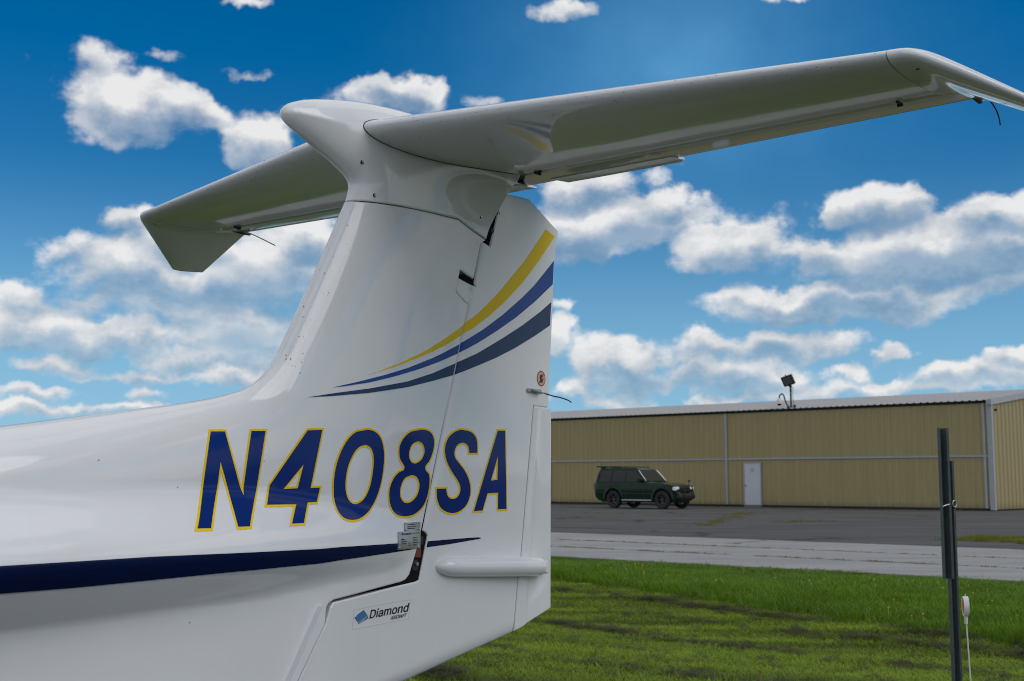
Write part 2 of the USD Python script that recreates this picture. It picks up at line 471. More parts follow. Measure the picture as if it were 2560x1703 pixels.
def leafy(name, c1, c2, c3, scale=1.2, swath=None):
    """Grass: colour varies over the ground and from blade to blade; light passes through."""
    nodes = {"g": ("geometry", {}), "n": ("noise_texture", dict(scale=scale, detail=5.0, roughness=0.65)), "o": ("object_info", {}),
             "a": ("math", dict(math_type="multiply_add", value2=0.45)), "s": ("math", dict(math_type="multiply", value2=0.62)),
             "r": ("rgb_ramp", {"ramp": [(0.25, c1), (0.5, c2), (0.75, c3)]}),
             "d": ("principled_bsdf", dict(roughness=0.55, specular_ior_level=0.3)), "t": ("translucent_bsdf", {}), "m": ("mix_closure", dict(fac=0.3))}
    links = [("g.position", "n.vector"), ("n.fac", "s.value1"), ("o.random", "a.value1"), ("s.value", "a.value3"), ("a.value", "r.fac"), ("r.color", "d.base_color"), ("r.color", "t.color"),
             ("d.BSDF", "m.closure1"), ("t.BSDF", "m.closure2")]
    if swath is not None:                                        # paler and darker swaths along the mower's path
        nodes["sm"] = ("mapping", dict(rotation=(0, 0, swath), scale=(0.10, 1.0, 1.0)))
        nodes["sn"] = ("noise_texture", dict(scale=2.3, detail=2.0))
        nodes["sr"] = ("map_range", dict(from_min=0.35, from_max=0.65, to_min=0.62, to_max=1.45, clamp=True))
        nodes["sx"] = ("mix", dict(mix_type="multiply", fac=1.0))
        links = [l for l in links if not l[0].startswith("r.color")]
        links += [("g.position", "sm.vector"), ("sm.vector", "sn.vector"), ("sn.fac", "sr.value"), ("r.color", "sx.color1"), ("sr.result", "sx.color2"), ("sx.color", "d.base_color"), ("sx.color", "t.color")]
    return material(name, nodes, links, "m.closure")


# ---------------------------------------------------------------- ground, pavement, grass
BR = -41.63                                                     # bearing of the hangar front and of the taxiway
EX, EN = np.array([0.7474, -0.6644]), np.array([0.6644, 0.7474])


def across(X, Y):
    return EN[0] * X + EN[1] * Y


def ground_z(X, Y):
    t = np.clip((across(X, Y) - 2.5) / 7.0, 0, 1)
    return 0.42 * (1 - t * t * (3 - 2 * t))


def soil_material():
    nodes = {"g": ("geometry", {}), "n": ("noise_texture", dict(scale=0.9, detail=7.0, roughness=0.65)), "n2": ("noise_texture", dict(scale=40.0, detail=3.0)),
             "r": ("rgb_ramp", {"ramp": [(0.3, (0.050, 0.064, 0.010)), (0.5, (0.080, 0.104, 0.014)), (0.7, (0.110, 0.130, 0.022))]}),
             "r2": ("rgb_ramp", {"ramp": [(0.35, (0.55, 0.55, 0.55)), (0.65, (1.2, 1.2, 1.2))]}),
             "m": ("mix", dict(mix_type="multiply", fac=1.0)), "b": ("bump", dict(strength=0.6, distance=0.03)), "p": ("principled_bsdf", dict(roughness=0.95, specular_ior_level=0.1))}
    links = [("g.position", "n.vector"), ("g.position", "n2.vector"), ("n.fac", "r.fac"), ("n2.fac", "r2.fac"), ("r.color", "m.color1"), ("r2.color", "m.color2"), ("m.color", "p.base_color"),
             ("n2.fac", "b.height"), ("b.normal", "p.normal")]
    return material("turf_soil", nodes, links, "p.BSDF")


def pavement_material(name, dark, mid, light, scale, streak=0.0, crack=None):
    nodes = {"g": ("geometry", {}), "mp": ("mapping", dict(rotation=(0, 0, math.radians(-BR)), scale=(0.25, 1.0, 1.0))), "n": ("noise_texture", dict(scale=scale, detail=8.0, roughness=0.62)),
             "n2": ("noise_texture", dict(scale=90.0, detail=4.0, roughness=0.7)), "r": ("rgb_ramp", {"ramp": [(0.28, dark), (0.5, mid), (0.72, light)]}),
             "r2": ("rgb_ramp", {"ramp": [(0.3, (0.72,) * 3), (0.7, (1.25,) * 3)]}), "m": ("mix", dict(mix_type="multiply", fac=1.0)), "b": ("bump", dict(strength=0.35, distance=0.01)),
             "p": ("principled_bsdf", dict(roughness=0.9, specular_ior_level=0.25))}
    links = [("g.position", "mp.vector"), ("mp.vector", "n.vector"), ("g.position", "n2.vector"), ("n.fac", "r.fac"), ("n2.fac", "r2.fac"), ("r.color", "m.color1"), ("r2.color", "m.color2"), ("n2.fac", "b.height"),
             ("b.normal", "p.normal")]
    if crack:
        nodes["wv"] = ("noise_texture", dict(scale=0.6, detail=3.0))
        nodes["wa"] = ("mix", dict(mix_type="add", fac=0.55))
        nodes["v"] = ("voronoi_texture", dict(feature="distance_to_edge", scale=crack))
        nodes["cr"] = ("map_range", dict(from_min=0.0, from_max=0.018, to_min=0.30, to_max=1.0, clamp=True))
        nodes["mc"] = ("mix", dict(mix_type="multiply", fac=1.0))
        links += [("g.position", "wv.vector"), ("mp.vector", "wa.color1"), ("wv.color", "wa.color2"), ("wa.color", "v.vector"), ("v.distance", "cr.value"), ("m.color", "mc.color1"), ("cr.result", "mc.color2"),
                  ("mc.color", "p.base_color")]
    else:
        links.append(("m.color", "p.base_color"))
    return material(name, nodes, links, "p.BSDF")


def grid_sheet(xs, ys, zf):
    X, Y = np.meshgrid(xs, ys)
    v = np.stack([X, Y, zf(X, Y)], -1).reshape(-1, 3)
    ny, nx = X.shape
    i, j = np.meshgrid(np.arange(ny - 1), np.arange(nx - 1), indexing="ij")
    a = i * nx + j
    q = np.stack([a, a + 1, a + nx + 1, a + nx], -1).reshape(-1, 4)
    return v, q


def spread(n, near, far):
    u = np.linspace(-1, 1, n)
    k = math.asinh(far / near)
    return near * np.sinh(k * u)


xs = np.unique(np.concatenate([np.arange(-14, 22, 0.5), spread(60, 12, 4000)]))
v, q = grid_sheet(xs, xs, lambda X, Y: ground_z(X, Y) - 0.015 - 0.05 * (across(X, Y) > 17))
tag(obj("ground", (v, q), soil_material(), smooth=True), kind="structure")

ASPHALT = pavement_material("asphalt", (0.060, 0.058, 0.054), (0.090, 0.087, 0.082), (0.125, 0.120, 0.112), 0.8, crack=0.35)
TARMAC = pavement_material("darkened_tarmac", (0.014, 0.014, 0.014), (0.021, 0.021, 0.020), (0.030, 0.030, 0.029), 0.9)  # unseen paving, darkened to cut light bounced up under the tail
CONCRETE = pavement_material("concrete", (0.235, 0.23, 0.222), (0.30, 0.295, 0.286), (0.36, 0.355, 0.345), 1.1)


def along(s, n):
    """World xy of a point given along the taxiway and across it."""
    return np.asarray(s)[..., None] * EX + np.asarray(n)[..., None] * EN


c = along(np.array([-70.0, 70.0, 70.0, -70.0]), np.array([23.46, 23.46, 90.0, 90.0]))
ap = obj("asphalt_apron", (np.column_stack([c, np.full(4, -0.004)]), np.array([[0, 1, 2, 3]])), ASPHALT, smooth=False)
tag(ap, kind="structure")
# hard standing under the parked aeroplane
ss, nn = np.meshgrid(np.linspace(-30, 40, 60), np.linspace(-25, 3.42, 40))
c = along(ss, nn)
v = np.concatenate([c, (ground_z(c[..., 0], c[..., 1]) + 0.004)[..., None]], -1).reshape(-1, 3)
i, j = np.meshgrid(np.arange(39), np.arange(59), indexing="ij")
a = i * 60 + j
tag(obj("hard_standing", (v, np.stack([a, a + 1, a + 61, a + 60], -1).reshape(-1, 4)), TARMAC, smooth=True), kind="structure")

tw = UsdGeom.Xform.Define(stage, "/World/taxiway")
tw.AddRotateZOp().Set(BR)
tag(tw.GetPrim(), kind="structure")
rows = [(16.25, 18.48), (18.51, 20.68), (20.71, 23.45)]
for r, (n0, n1) in enumerate(rows):
    s0 = -34.0 + (0.0, 1.7, 0.6)[r]
    while s0 < 34:
        dz = float(RNG.uniform(-0.004, 0.004))
        obj("concrete_slab", rbox(s0, s0 + 5.97, n0, n1, -0.15, 0.012 + dz, 0.008), CONCRETE, tw.GetPrim(), smooth=False)
        s0 += 6.0

GRASS = leafy("mown_blades", (0.14, 0.20, 0.010), (0.23, 0.32, 0.014), (0.34, 0.41, 0.035), swath=math.radians(55))
TALL = leafy("tall_blades", (0.100, 0.185, 0.005), (0.160, 0.300, 0.007), (0.240, 0.370, 0.015))
DRY = leafy("dry_blades", (0.060, 0.054, 0.016), (0.120, 0.106, 0.036), (0.230, 0.205, 0.085), 3.0)
WEED = leafy("weed_blades", (0.13, 0.12, 0.018), (0.22, 0.20, 0.03), (0.32, 0.28, 0.06), 2.0)
FLOWER = plain("flower_yellow", (0.75, 0.52, 0.03), 0.6)
for m_ in ("mown_blades", "tall_blades", "dry_blades", "weed_blades"):    # blade to blade variation
    s_ = UsdShade.Shader.Get(stage, f"/World/Looks/{m_}/a")
    g_ = UsdShade.Shader.Get(stage, f"/World/Looks/{m_}/g")
    s_.GetInput("value1").ConnectToSource(g_.CreateOutput("random_per_island", Sdf.ValueTypeNames.Token))


def blades(rng, n, size, h0, h1, width, lean, flat=False, reach=0.0):
    """A patch of grass blades, each its own three-triangle strip."""
    V, F = [], []
    for k in range(n):
        x, y = rng.uniform(-size / 2, size / 2, 2)
        h = rng.uniform(h0, h1)
        a = rng.uniform(0, 2 * np.pi)
        l = rng.uniform(0.1, lean) * h + reach * rng.uniform(0.3, 1)
        d = np.array([np.cos(a), np.sin(a), 0])
        w = np.array([-d[1], d[0], 0]) * width * rng.uniform(0.6, 1.2) / 2
        b = np.array([x, y, -0.01])
        if flat:
            b[2] = rng.uniform(0, 0.075) * max(0, 1 - (2 * np.hypot(x, y) / size) ** 2)
            m, t = b + d * h * 0.5 + [0, 0, rng.uniform(0, 0.02)], b + d * h + [0, 0, rng.uniform(-0.01, 0.015)]
        else:
            m, t = b + d * l * (0.45 if reach else 0.35) + [0, 0, h * (0.75 if reach else 0.6)], b + d * l + [0, 0, h]
        i = len(V)
        V += [b - w, b + w, m - w * 0.8, m + w * 0.8, t]
        F += [[i, i + 1, i + 3], [i, i + 3, i + 2], [i + 2, i + 3, i + 4]]
    return np.array(V), np.array(F)


STUFF = {"mown_grass": ("short freshly mown yellow-green grass beside the aircraft", "grass"), "tall_grass": ("taller bright green uncut grass between the mown lawn and the taxiway", "grass"),
         "verge_grass": ("browned fringe of grass along the edge of the concrete slabs", "grass"), "grass_clippings": ("dark brown rows of cut grass lying on the mown lawn", "clippings"),
         "wild_flowers": ("small yellow flowers dotted through the uncut grass", "flowers"), "pavement_weeds": ("yellowish weeds growing in slab joints and asphalt cracks", "weeds"),
         "apron_grass": ("patch of rough yellow-green grass in the asphalt at the right", "grass")}


def scatter(name, protos, mats, pts, scales, seed, kind="stuff"):
    rng = np.random.default_rng(seed)
    path = numbered("/World/" + name)
    pi = UsdGeom.PointInstancer.Define(stage, path)
    rel = pi.CreatePrototypesRel()
    for k, (p, m) in enumerate(zip(protos, mats)):
        pp = f"{path}/tuft_{k:03d}" if k else f"{path}/tuft"
        usdkit.mesh(stage, pp, p, m, smooth=False)
        rel.AddTarget(pp)
    n = len(pts)
    a = rng.uniform(0, np.pi, n)
    pi.CreatePositionsAttr(Vt.Vec3fArray.FromNumpy(np.asarray(pts, np.float32)))
    pi.CreateProtoIndicesAttr(Vt.IntArray.FromNumpy(rng.integers(0, len(protos), n).astype(np.int32)))
    pi.CreateOrientationsAttr(Vt.QuathArray([Gf.Quath(float(math.cos(t)), 0, 0, float(math.sin(t))) for t in a]))
    pi.CreateScalesAttr(Vt.Vec3fArray.FromNumpy(np.asarray(scales, np.float32)))
    tag(pi.GetPrim(), *STUFF[name], kind=kind)
    return pi


T_EDGE = [(-8.0, 24.0), (-3.0, 19.6), (0.5, 16.43), (1.39, 15.2), (2.1, 13.75), (2.81, 12.4), (3.53, 11.2), (4.06, 10.1), (5.2, 8.3), (8.0, 4.6), (12.0, -0.5)]
mown_area = shapely.Polygon(T_EDGE + [tuple(along(12.0, 3.38)), tuple(along(-14.0, 3.38))])
tall_area = shapely.Polygon(T_EDGE[:-1] + [tuple(along(14.0, 16.1)), tuple(along(-18.0, 16.1))]).intersection(shapely.Polygon([(-9, 0), (16, 0), (16, 30), (-9, 30)]))


def fill(area, spacing, seed, view=True):
    rng = np.random.default_rng(seed)
    x0, y0, x1, y1 = area.bounds
    gx, gy = np.meshgrid(np.arange(x0, x1, spacing), np.arange(y0, y1, spacing))
    p = np.stack([gx.ravel(), gy.ravel()], 1) + rng.uniform(-0.5, 0.5, (gx.size, 2)) * spacing
    p = p[shapely.contains_xy(area, p[:, 0], p[:, 1])]
    if view:
        p = p[(p[:, 0] < 0.50 * p[:, 1] + 1.5) & (p[:, 0] > -0.30 * p[:, 1] - 1.5)]
    return np.column_stack([p, ground_z(p[:, 0], p[:, 1]) - 0.012])


g = np.random.default_rng(11)
protos = [blades(g, 240, 0.34, 0.012, 0.042, 0.0060, 0.6, reach=0.055) for _ in range(5)]
pts = fill(mown_area, 0.17, 3)
sc = np.repeat(g.uniform(0.75, 1.25, (len(pts), 1)), 3, 1)
sc[:, 2] *= g.uniform(0.6, 1.2, len(pts))
scatter("mown_grass", protos, [GRASS] * 5, pts, sc, 5)
protos = [blades(g, 190, 0.42, 0.05, 0.16, 0.0070, 0.6, reach=0.06) for _ in range(5)]
pts = fill(tall_area, 0.20, 4)
sc = np.repeat(g.uniform(0.75, 1.2, (len(pts), 1)), 3, 1)
edge_d = 16.1 - across(pts[:, 0], pts[:, 1])
sc[:, 2] *= (0.55 + 0.75 * meshkit.noise(pts * [0.9, 0.9, 0], 3)) * np.clip(0.30 + 0.22 * edge_d, 0.3, 1)
scatter("tall_grass", protos, [TALL] * 5, pts, sc, 6)
# browned fringe along the slabs
e = along(g.uniform(-20, 14, 520), 15.75 + 0.35 * g.normal(0, 1, 520).clip(-1.6, 1.3))
e = np.column_stack([e, np.full(len(e), -0.02)])
e = e[(e[:, 0] > -3) & (e[:, 0] < 13)]
scatter("verge_grass", [blades(g, 90, 0.40, 0.03, 0.08, 0.006, 1.3) for _ in range(3)], [DRY, TALL, DRY], e, np.repeat(g.uniform(0.6, 1.15, (len(e), 1)), 3, 1), 8)

# rows of dark clippings left by the mower
ROWS = [[(-1.5, 17.0), (0.52, 14.75), (0.91, 14.41), (1.26, 13.92), (1.68, 13.2), (2.42, 11.93), (3.0, 11.28), (3.45, 10.79), (3.94, 9.94), (5.2, 8.2)],
        [(-1.5, 15.2), (0.59, 12.78), (0.78, 12.4), (1.32, 11.9), (1.93, 11.18), (2.23, 10.8), (2.86, 10.35), (3.39, 9.79), (3.71, 9.35), (4.9, 7.8)],
        [(-1.4, 13.4), (0.29, 11.35), (0.72, 10.68), (1.12, 10.0), (1.66, 9.5), (2.13, 8.98), (2.64, 8.56), (3.05, 8.06), (4.2, 6.6)],
        [(-1.8, 10.2), (-0.18, 8.22), (0.16, 7.68), (0.69, 7.05), (1.30, 6.50), (2.4, 5.3)], [(-2.2, 8.0), (-0.42, 6.25), (0.2, 5.5), (0.9, 4.8)],
        [(-1.5, 11.9), (-0.1, 10.0), (0.5, 9.2), (1.1, 8.4), (1.75, 7.75), (2.4, 7.1), (3.4, 6.0)]]
P, S = [], []
for k, row in enumerate(ROWS):
    r = resample(row, 0.045)
    m = meshkit.noise(np.column_stack([r * 1.15, np.full(len(r), k * 7.3)]), 5) * 0.45 + 0.55 * meshkit.noise(np.column_stack([r * 4.2, np.full(len(r), k * 3.1)]), 8)
    dens = (0.95, 0.95, 1.1, 1.0, 0.9, 0.3)[k]
    for (x, y), w in zip(r, m):
        for _ in range(g.poisson(dens * max(0.0, (w - 0.31)) * 5.2)):
            P.append((x + g.normal(0, 0.075), y + g.normal(0, 0.075)))
            S.append(g.uniform(0.18, 0.60) * (0.6 + 0.7 * w))
stray = fill(mown_area, 0.55, 21)[:, :2]
P, S = np.vstack([P, stray]), np.concatenate([S, g.uniform(0.25, 0.5, len(stray))])
P = np.column_stack([P, ground_z(P[:, 0], P[:, 1]) + 0.012])
scatter("grass_clippings", [blades(g, 170, 0.24, 0.04, 0.13, 0.0045, 1.0, True) for _ in range(5)], [DRY] * 5, P, np.column_stack([S, S, S * g.uniform(0.8, 1.6, len(S))]), 9)


def flower():
    m = cat(cyl((0, 0, 0), (0, 0, 0.12), 0.0015, 4), cyl((0, 0, 0.115), (0, 0, 0.125), 0.007, 6, 0.010))
    return m


pts = fill(tall_area, 0.42, 31)
pts = pts[meshkit.noise(pts * [0.8, 0.8, 0], 9) > 0.45]
scatter("wild_flowers", [flower()], [FLOWER], pts, np.repeat(g.uniform(0.65, 1.1, (len(pts), 1)), 3, 1), 12)

# weeds growing in the joints of the slabs and in cracks of the asphalt
W = []
for n0 in (18.495, 20.695, 23.46):
    s_ = g.uniform(-27, -3, 560)
    keep = meshkit.noise(np.column_stack([s_ * 0.8, np.full(560, n0), np.zeros(560)]), 2) > (0.16 if n0 < 23 else 0.5)
    W.append(along(s_[keep], n0 + g.normal(0, 0.014, keep.sum())))
for a_, b_, k_, j_ in (((-13.2, 21.3), (-13.6, 23.8), 70, 0.04), ((-19.1, 29.4), (-21.5, 34.3), 170, 0.12), ((-21.5, 34.3), (-25.4, 42.3), 300, 0.2), ((-25.4, 42.3), (-24.9, 46.1), 150, 0.25), ((-18.8, 33.6), (-19.2, 36.4), 130, 0.22),
                       ((-26.2, 31.5), (-26.5, 33.3), 70, 0.10), ((-22.8, 44.6), (-17.6, 43.1), 160, 0.2), ((-34.0, 51.2), (0.0, 51.3), 500, 0.12), ((-30.0, 38.0), (-24.0, 37.0), 90, 0.1)):
    k_ = int(k_ * 0.6)
    t_ = g.uniform(0, 1, k_)[:, None]
    q_ = along(np.array([a_[0], b_[0]]), np.array([a_[1], b_[1]]))
    W.append(q_[0] * (1 - t_) + q_[1] * t_ + g.normal(0, j_ * 1.5, (k_, 2)))
W = np.vstack(W)
scatter("pavement_weeds", [blades(g, 16, 0.12, 0.010, 0.035, 0.006, 0.6, reach=0.03) for _ in range(3)], [WEED] * 3, np.column_stack([W, np.full(len(W), 0.01)]), np.repeat(g.uniform(0.5, 1.5, (len(W), 1)), 3, 1), 14)

# a grassy island in the apron, at the right
u_ = g.uniform(0, 1, (1500, 2))
isl = np.column_stack([-10.9 + 9.0 * u_[:, 0], 25.0 + 5.2 * u_[:, 1]])
isl = isl[(np.hypot((isl[:, 0] + 5.4) / 5.6, (isl[:, 1] - 27.2) / 2.5) < 0.75 + 0.45 * meshkit.noise(np.column_stack([isl * 0.9, np.zeros(1500)]), 4))]
isl = along(isl[:, 0], isl[:, 1])
scatter("apron_grass", [blades(g, 130, 0.40, 0.03, 0.10, 0.007, 1.2) for _ in range(3)], [WEED, GRASS, WEED], np.column_stack([isl, np.full(len(isl), -0.01)]), np.repeat(g.uniform(0.6, 1.2, (len(isl), 1)), 3, 1), 15)

# ---------------------------------------------------------------- hangar (local x to the right along its front, y inward)
HC = (20.1, 51.5, 0.0)
EAVE, SLOPE, DEPTH, LEFT = 4.62, 0.118, 15.2, -36.0


def clad_material(name, base, dirt, top):
    nodes = {"tc": ("texture_coordinate", {}), "s": ("separate_xyz", {}), "mp": ("mapping", dict(scale=(1.6, 1.6, 0.12))), "n": ("noise_texture", dict(scale=1.4, detail=6.0, roughness=0.65)), "n2": ("noise_texture", dict(scale=5.0, detail=5.0)),
             "r": ("rgb_ramp", {"ramp": [(0.3, tuple(0.94 * np.array(base))), (0.5, base), (0.7, tuple(1.05 * np.array(base)))]}),
             "h": ("math", dict(math_type="multiply_add", value2=0.55)), "d": ("map_range", dict(from_min=0.22, from_max=0.62, to_min=0.75, to_max=0.0, clamp=True)),
             "m": ("mix", dict(mix_type="mix", color2=dirt)), "p": ("principled_bsdf", dict(roughness=0.45, specular_ior_level=0.4))}
    links = [("tc.object", "mp.vector"), ("mp.vector", "n.vector"), ("mp.vector", "n2.vector"), ("tc.object", "s.vector"), ("n.fac", "r.fac"), ("n2.fac", "h.value1"), ("s.z", "h.value3"), ("h.value", "d.value"), ("d.result", "m.fac"), ("r.color", "m.color1"),
             ("m.color", "p.base_color")]
    return material(name, nodes, links, "p.BSDF")


CLAD = clad_material("tan_cladding", (0.325, 0.262, 0.117), (0.10, 0.09, 0.05), None)
TRIM = plain("pale_trim", (0.33, 0.34, 0.355), 0.4, vary=0.08)
ROOFM = plain("roof_sheet", (0.34, 0.325, 0.31), 0.5, vary=0.12, scale=1.2)
DARK = plain("dark_gap_and_shade", (0.012, 0.012, 0.012), 0.8)
DOORM = plain("door_paint", (0.52, 0.54, 0.57), 0.45, vary=0.05)
SIGNC = plain("sign_card", (0.42, 0.40, 0.36), 0.6)
SILLC = plain("sill_stone", (0.16, 0.16, 0.16), 0.8)
STEEL = plain("bare_steel", (0.45, 0.45, 0.45), 0.35, metal=1.0)


def ribbed(length, width, ribs, rib=0.022, w0=0.13, w1=0.05):
    """Profile of a ribbed sheet across its width, ribs at the given places."""
    p = [(0, 0)]
    for r in ribs:
        p += [(r - w0 / 2, 0), (r - w1 / 2, rib), (r + w1 / 2, rib), (r + w0 / 2, 0)]
    p.append((width, 0))
    return np.array(p)


def sheet(profile, place):
    """Quads between place(u, h, 0) and place(u, h, 1) along a profile."""
    a = np.array([place(u, h, 0) for u, h in profile])
    b = np.array([place(u, h, 1) for u, h in profile])
    n = len(profile)
    v = np.vstack([a, b])
    i = np.arange(n - 1)
    return v, np.stack([i, i + 1, n + i + 1, n + i], 1)


hg = thing("hangar", "long low tan metal hangar with ribbed walls and grey ribbed roof", "hangar", HC, BR)
obj("inner_core", box(LEFT + 0.1, -0.08, 0.06, DEPTH - 0.06, 0.0, EAVE - 0.12), DARK, hg)
W914 = 0.914
x = LEFT
while x < -0.25:
    w = min(W914, -0.16 - x)
    prof = ribbed(0, w, [r for r in (0.152, 0.457, 0.762) if r < w - 0.06])
    for z0, z1 in ((0.10, 2.235), (2.325, 4.50)):
        jit = float(RNG.uniform(0, 0.003))
        obj("wall_panel", sheet(prof, lambda u, h, t: (x + u, -h - jit, z0 if t == 0 else z1)), CLAD, hg, smooth=False)
    x += W914
y = 0.14
while y < DEPTH - 0.3:
    w = min(W914, DEPTH - 0.1 - y)
    prof = ribbed(0, w, [0.15, 0.607] if w > 0.8 else [0.15], 0.036, 0.15, 0.06)
    top = lambda yy: EAVE - 0.16 + SLOPE * min(yy, DEPTH - yy)
    obj("gable_panel", sheet(prof, lambda u, h, t: (h, y + u, 0.05 if t == 0 else top(y + u))), CLAD, hg, smooth=False)
    y += W914
obj("girt_trim", rbox(LEFT, -0.10, -0.055, -0.001, 2.238, 2.322, 0.008), TRIM, hg, smooth=False)
obj("post_trim", rbox(-12.94, -12.82, -0.062, -0.001, 0.10, 4.50, 0.008), TRIM, hg, smooth=False)
obj("post_trim", rbox(-25.0, -24.88, -0.062, -0.001, 0.10, 4.50, 0.008), TRIM, hg, smooth=False)
obj("corner_trim", rbox(-0.16, 0.055, -0.066, 0.13, 0.02, EAVE - 0.06, 0.012), TRIM, hg, smooth=False)
obj("jamb_trim", rbox(-0.36, -0.25, -0.058, -0.002, 0.10, 4.50, 0.008), TRIM, hg, smooth=False)
obj("base_gap", box(LEFT, -0.2, -0.03, 0.05, -0.01, 0.098), DARK, hg, smooth=False)
obj("eave_gap", box(LEFT, -0.02, -0.05, 0.06, 4.503, EAVE - 0.03), DARK, hg, smooth=False)  # dark strip standing in for the shadow under the eave
x = LEFT
ridge = EAVE + SLOPE * DEPTH / 2
while x < -0.05:
    w = min(W914, 0.06 - x)
    prof = ribbed(0, w, [r for r in (0.152, 0.457, 0.762) if r < w - 0.06], 0.036)
    obj("roof_panel", sheet(prof, lambda u, h, t: (x + u, -0.16 if t == 0 else DEPTH / 2, EAVE + h - 0.015 if t == 0 else ridge + h)), ROOFM, hg, smooth=False)
    x += W914
obj("rear_roof", (np.array([(LEFT, DEPTH / 2, ridge), (0.06, DEPTH / 2, ridge), (0.06, DEPTH + 0.1, EAVE), (LEFT, DEPTH + 0.1, EAVE)]), np.array([[0, 1, 2, 3]])), ROOFM, hg, smooth=False)
rk = []
for s_ in (0, 1):
    y0, y1 = (-0.2, DEPTH / 2) if s_ == 0 else (DEPTH / 2, DEPTH + 0.2)
    z0 = EAVE + SLOPE * min(y0, DEPTH - y0)
    z1 = EAVE + SLOPE * min(y1, DEPTH - y1)
    m = box(0.04, 0.10, 0, 1, -0.19, 0.065)
    v = m.vertices.copy()
    m.vertices = np.column_stack([v[:, 0], y0 + v[:, 1] * (y1 - y0), v[:, 2] + z0 + v[:, 1] * (z1 - z0)])
    rk.append(m)
obj("rake_trim", cat(*rk), TRIM, hg, smooth=False)
obj("rake_end", rbox(-0.10, 0.045, -0.215, -0.17, EAVE - 0.20, EAVE + 0.03, 0.006), TRIM, hg, smooth=False)
for k, (dx, lab) in enumerate(((-11.87, "grey steel door with a small sign"), (-24.9, None))):
    d = obj("door", rbox(dx, dx + 0.86, -0.070, -0.030, 0.10, 2.06, 0.006), DOORM, hg, smooth=False)
    if lab:
        tag(d, lab)
    obj("frame", cat(box(dx - 0.06, dx - 0.002, -0.085, 0.0, 0.08, 2.12), box(dx + 0.862, dx + 0.92, -0.085, 0.0, 0.08, 2.12), box(dx - 0.001, dx + 0.861, -0.085, 0.0, 2.062, 2.12)), TRIM, d, smooth=False)
    obj("handle", cat(cyl((dx + 0.07, -0.07, 1.02), (dx + 0.07, -0.125, 1.02), 0.03, 12), trimesh.creation.icosphere(2, 0.034).apply_translation((dx + 0.07, -0.135, 1.02))), STEEL, d)
    obj("sign", box(dx + 0.34, dx + 0.52, -0.074, -0.071, 1.66, 1.86), SIGNC, d, smooth=False)
    obj("sill", box(dx - 0.03, dx + 0.89, -0.11, -0.031, 0.0, 0.095), SILLC, d, smooth=False)
obj("vent_pipe", cyl((0.0, 0.42, 4.22), (0.10, 0.42, 4.22), 0.05, 12), DARK, hg)


# ---------------------------------------------------------------- aircraft tail: shape functions (x aft, y starboard, z up; metres)
HINGE = ((0.215, 0.767), (-0.0655, -0.1606))                      # rudder hinge line in side view


def hinge_x(z):
    return HINGE[0][0] + (np.asarray(z, float) - HINGE[0][1]) * (HINGE[0][0] - HINGE[1][0]) / (HINGE[0][1] - HINGE[1][1])


def catmull(pts, n=9):
    p = np.asarray(pts, float)
    p = np.vstack([2 * p[0] - p[1], p, 2 * p[-1] - p[-2]])
    out = []
    for i in range(1, len(p) - 2):
        t = np.linspace(0, 1, n, endpoint=False)[:, None]
        a, b, c, d = p[i - 1], p[i], p[i + 1], p[i + 2]
        out.append(0.5 * (2 * b + (c - a) * t + (2 * a - 5 * b + 4 * c - d) * t**2 + (3 * b - a - 3 * c + d) * t**3))
    out.append(p[-2][None])
    return np.vstack(out)


TOP = catmull([(-3.6, -0.19), (-2.7, -0.05), (-2.0, 0.050), (-1.479, 0.122), (-1.314, 0.147), (-1.132, 0.175), (-1.001, 0.195), (-0.904, 0.212), (-0.830, 0.229), (-0.757, 0.252), (-0.705, 0.286),
               (-0.660, 0.338), (-0.616, 0.414), (-0.552, 0.528), (-0.470, 0.680), (-0.387, 0.843)])
TOP_LINE = shapely.LineString(np.vstack([TOP, [(-0.345, 0.925), (-0.20, 1.20)]]))
TE_PTS = [(0.731, 0.934), (0.705, 0.815), (0.690, 0.60), (0.668, 0.339), (0.662, 0.262)]
BOTTOM = shapely.LineString([(-3.6, -0.66), (-1.6, -0.66), (-0.60, -0.70), (-0.111, -0.621), (0.452, -0.523), (0.72, -0.476)])


def smooth(a, b, x):
    t = np.clip((x - a) / (b - a), 0, 1)
    return t * t * (3 - 2 * t)


def region(line, far):
    p = shapely.Polygon(list(line.coords) + far)
    shapely.prepare(p)
    shapely.prepare(line)
    return p


REGIONS = {}


def line_sd(line, x, z, side):
    """Distance to a polyline, positive inside its region."""
    key = id(line)
    if key not in REGIONS:
        c = line.coords
        far = [(3, 2), (3, -3), (-3.6, -3)] if line is TOP_LINE else [(3, -0.476), (3, 3), (-3.6, 3)] if line is BOTTOM else [(1.5, 1.128), (1.5, 0), (-0.383, 0)]
        REGIONS[key] = region(line, far)
    xr, zr = np.ravel(x), np.ravel(z)
    d = shapely.distance(shapely.points(xr, zr), line)
    return np.where(shapely.contains_xy(REGIONS[key], xr, zr), d, -d).reshape(np.shape(x))


def nose(s):
    """Square of the elliptic nose profile: 0 at the edge, 1 from s = 1 on, negative outside."""
    s = np.minimum(s, 1)
    return 1 - (1 - s) ** 2


def plate_T(x, z):
    u = x - hinge_x(z)
    fwd = 0.036 + 0.026 * smooth(0, 0.38, -u) + 0.075 * smooth(0.55, 1.7, -u) * (0.12 + 0.88 * smooth(-0.36, -0.16, z))
    te = np.interp(z, [-0.6, 0.262, 0.339, 0.6, 0.815, 0.934, 1.1], [0.668, 0.662, 0.668, 0.690, 0.705, 0.731, 0.76])
    s = np.clip(u / np.maximum(te - hinge_x(z), 0.05), 0, 1.05)
    aft = 0.036 * (1 - s) + 0.0035 * s
    return np.where(u < 0, fwd, aft)


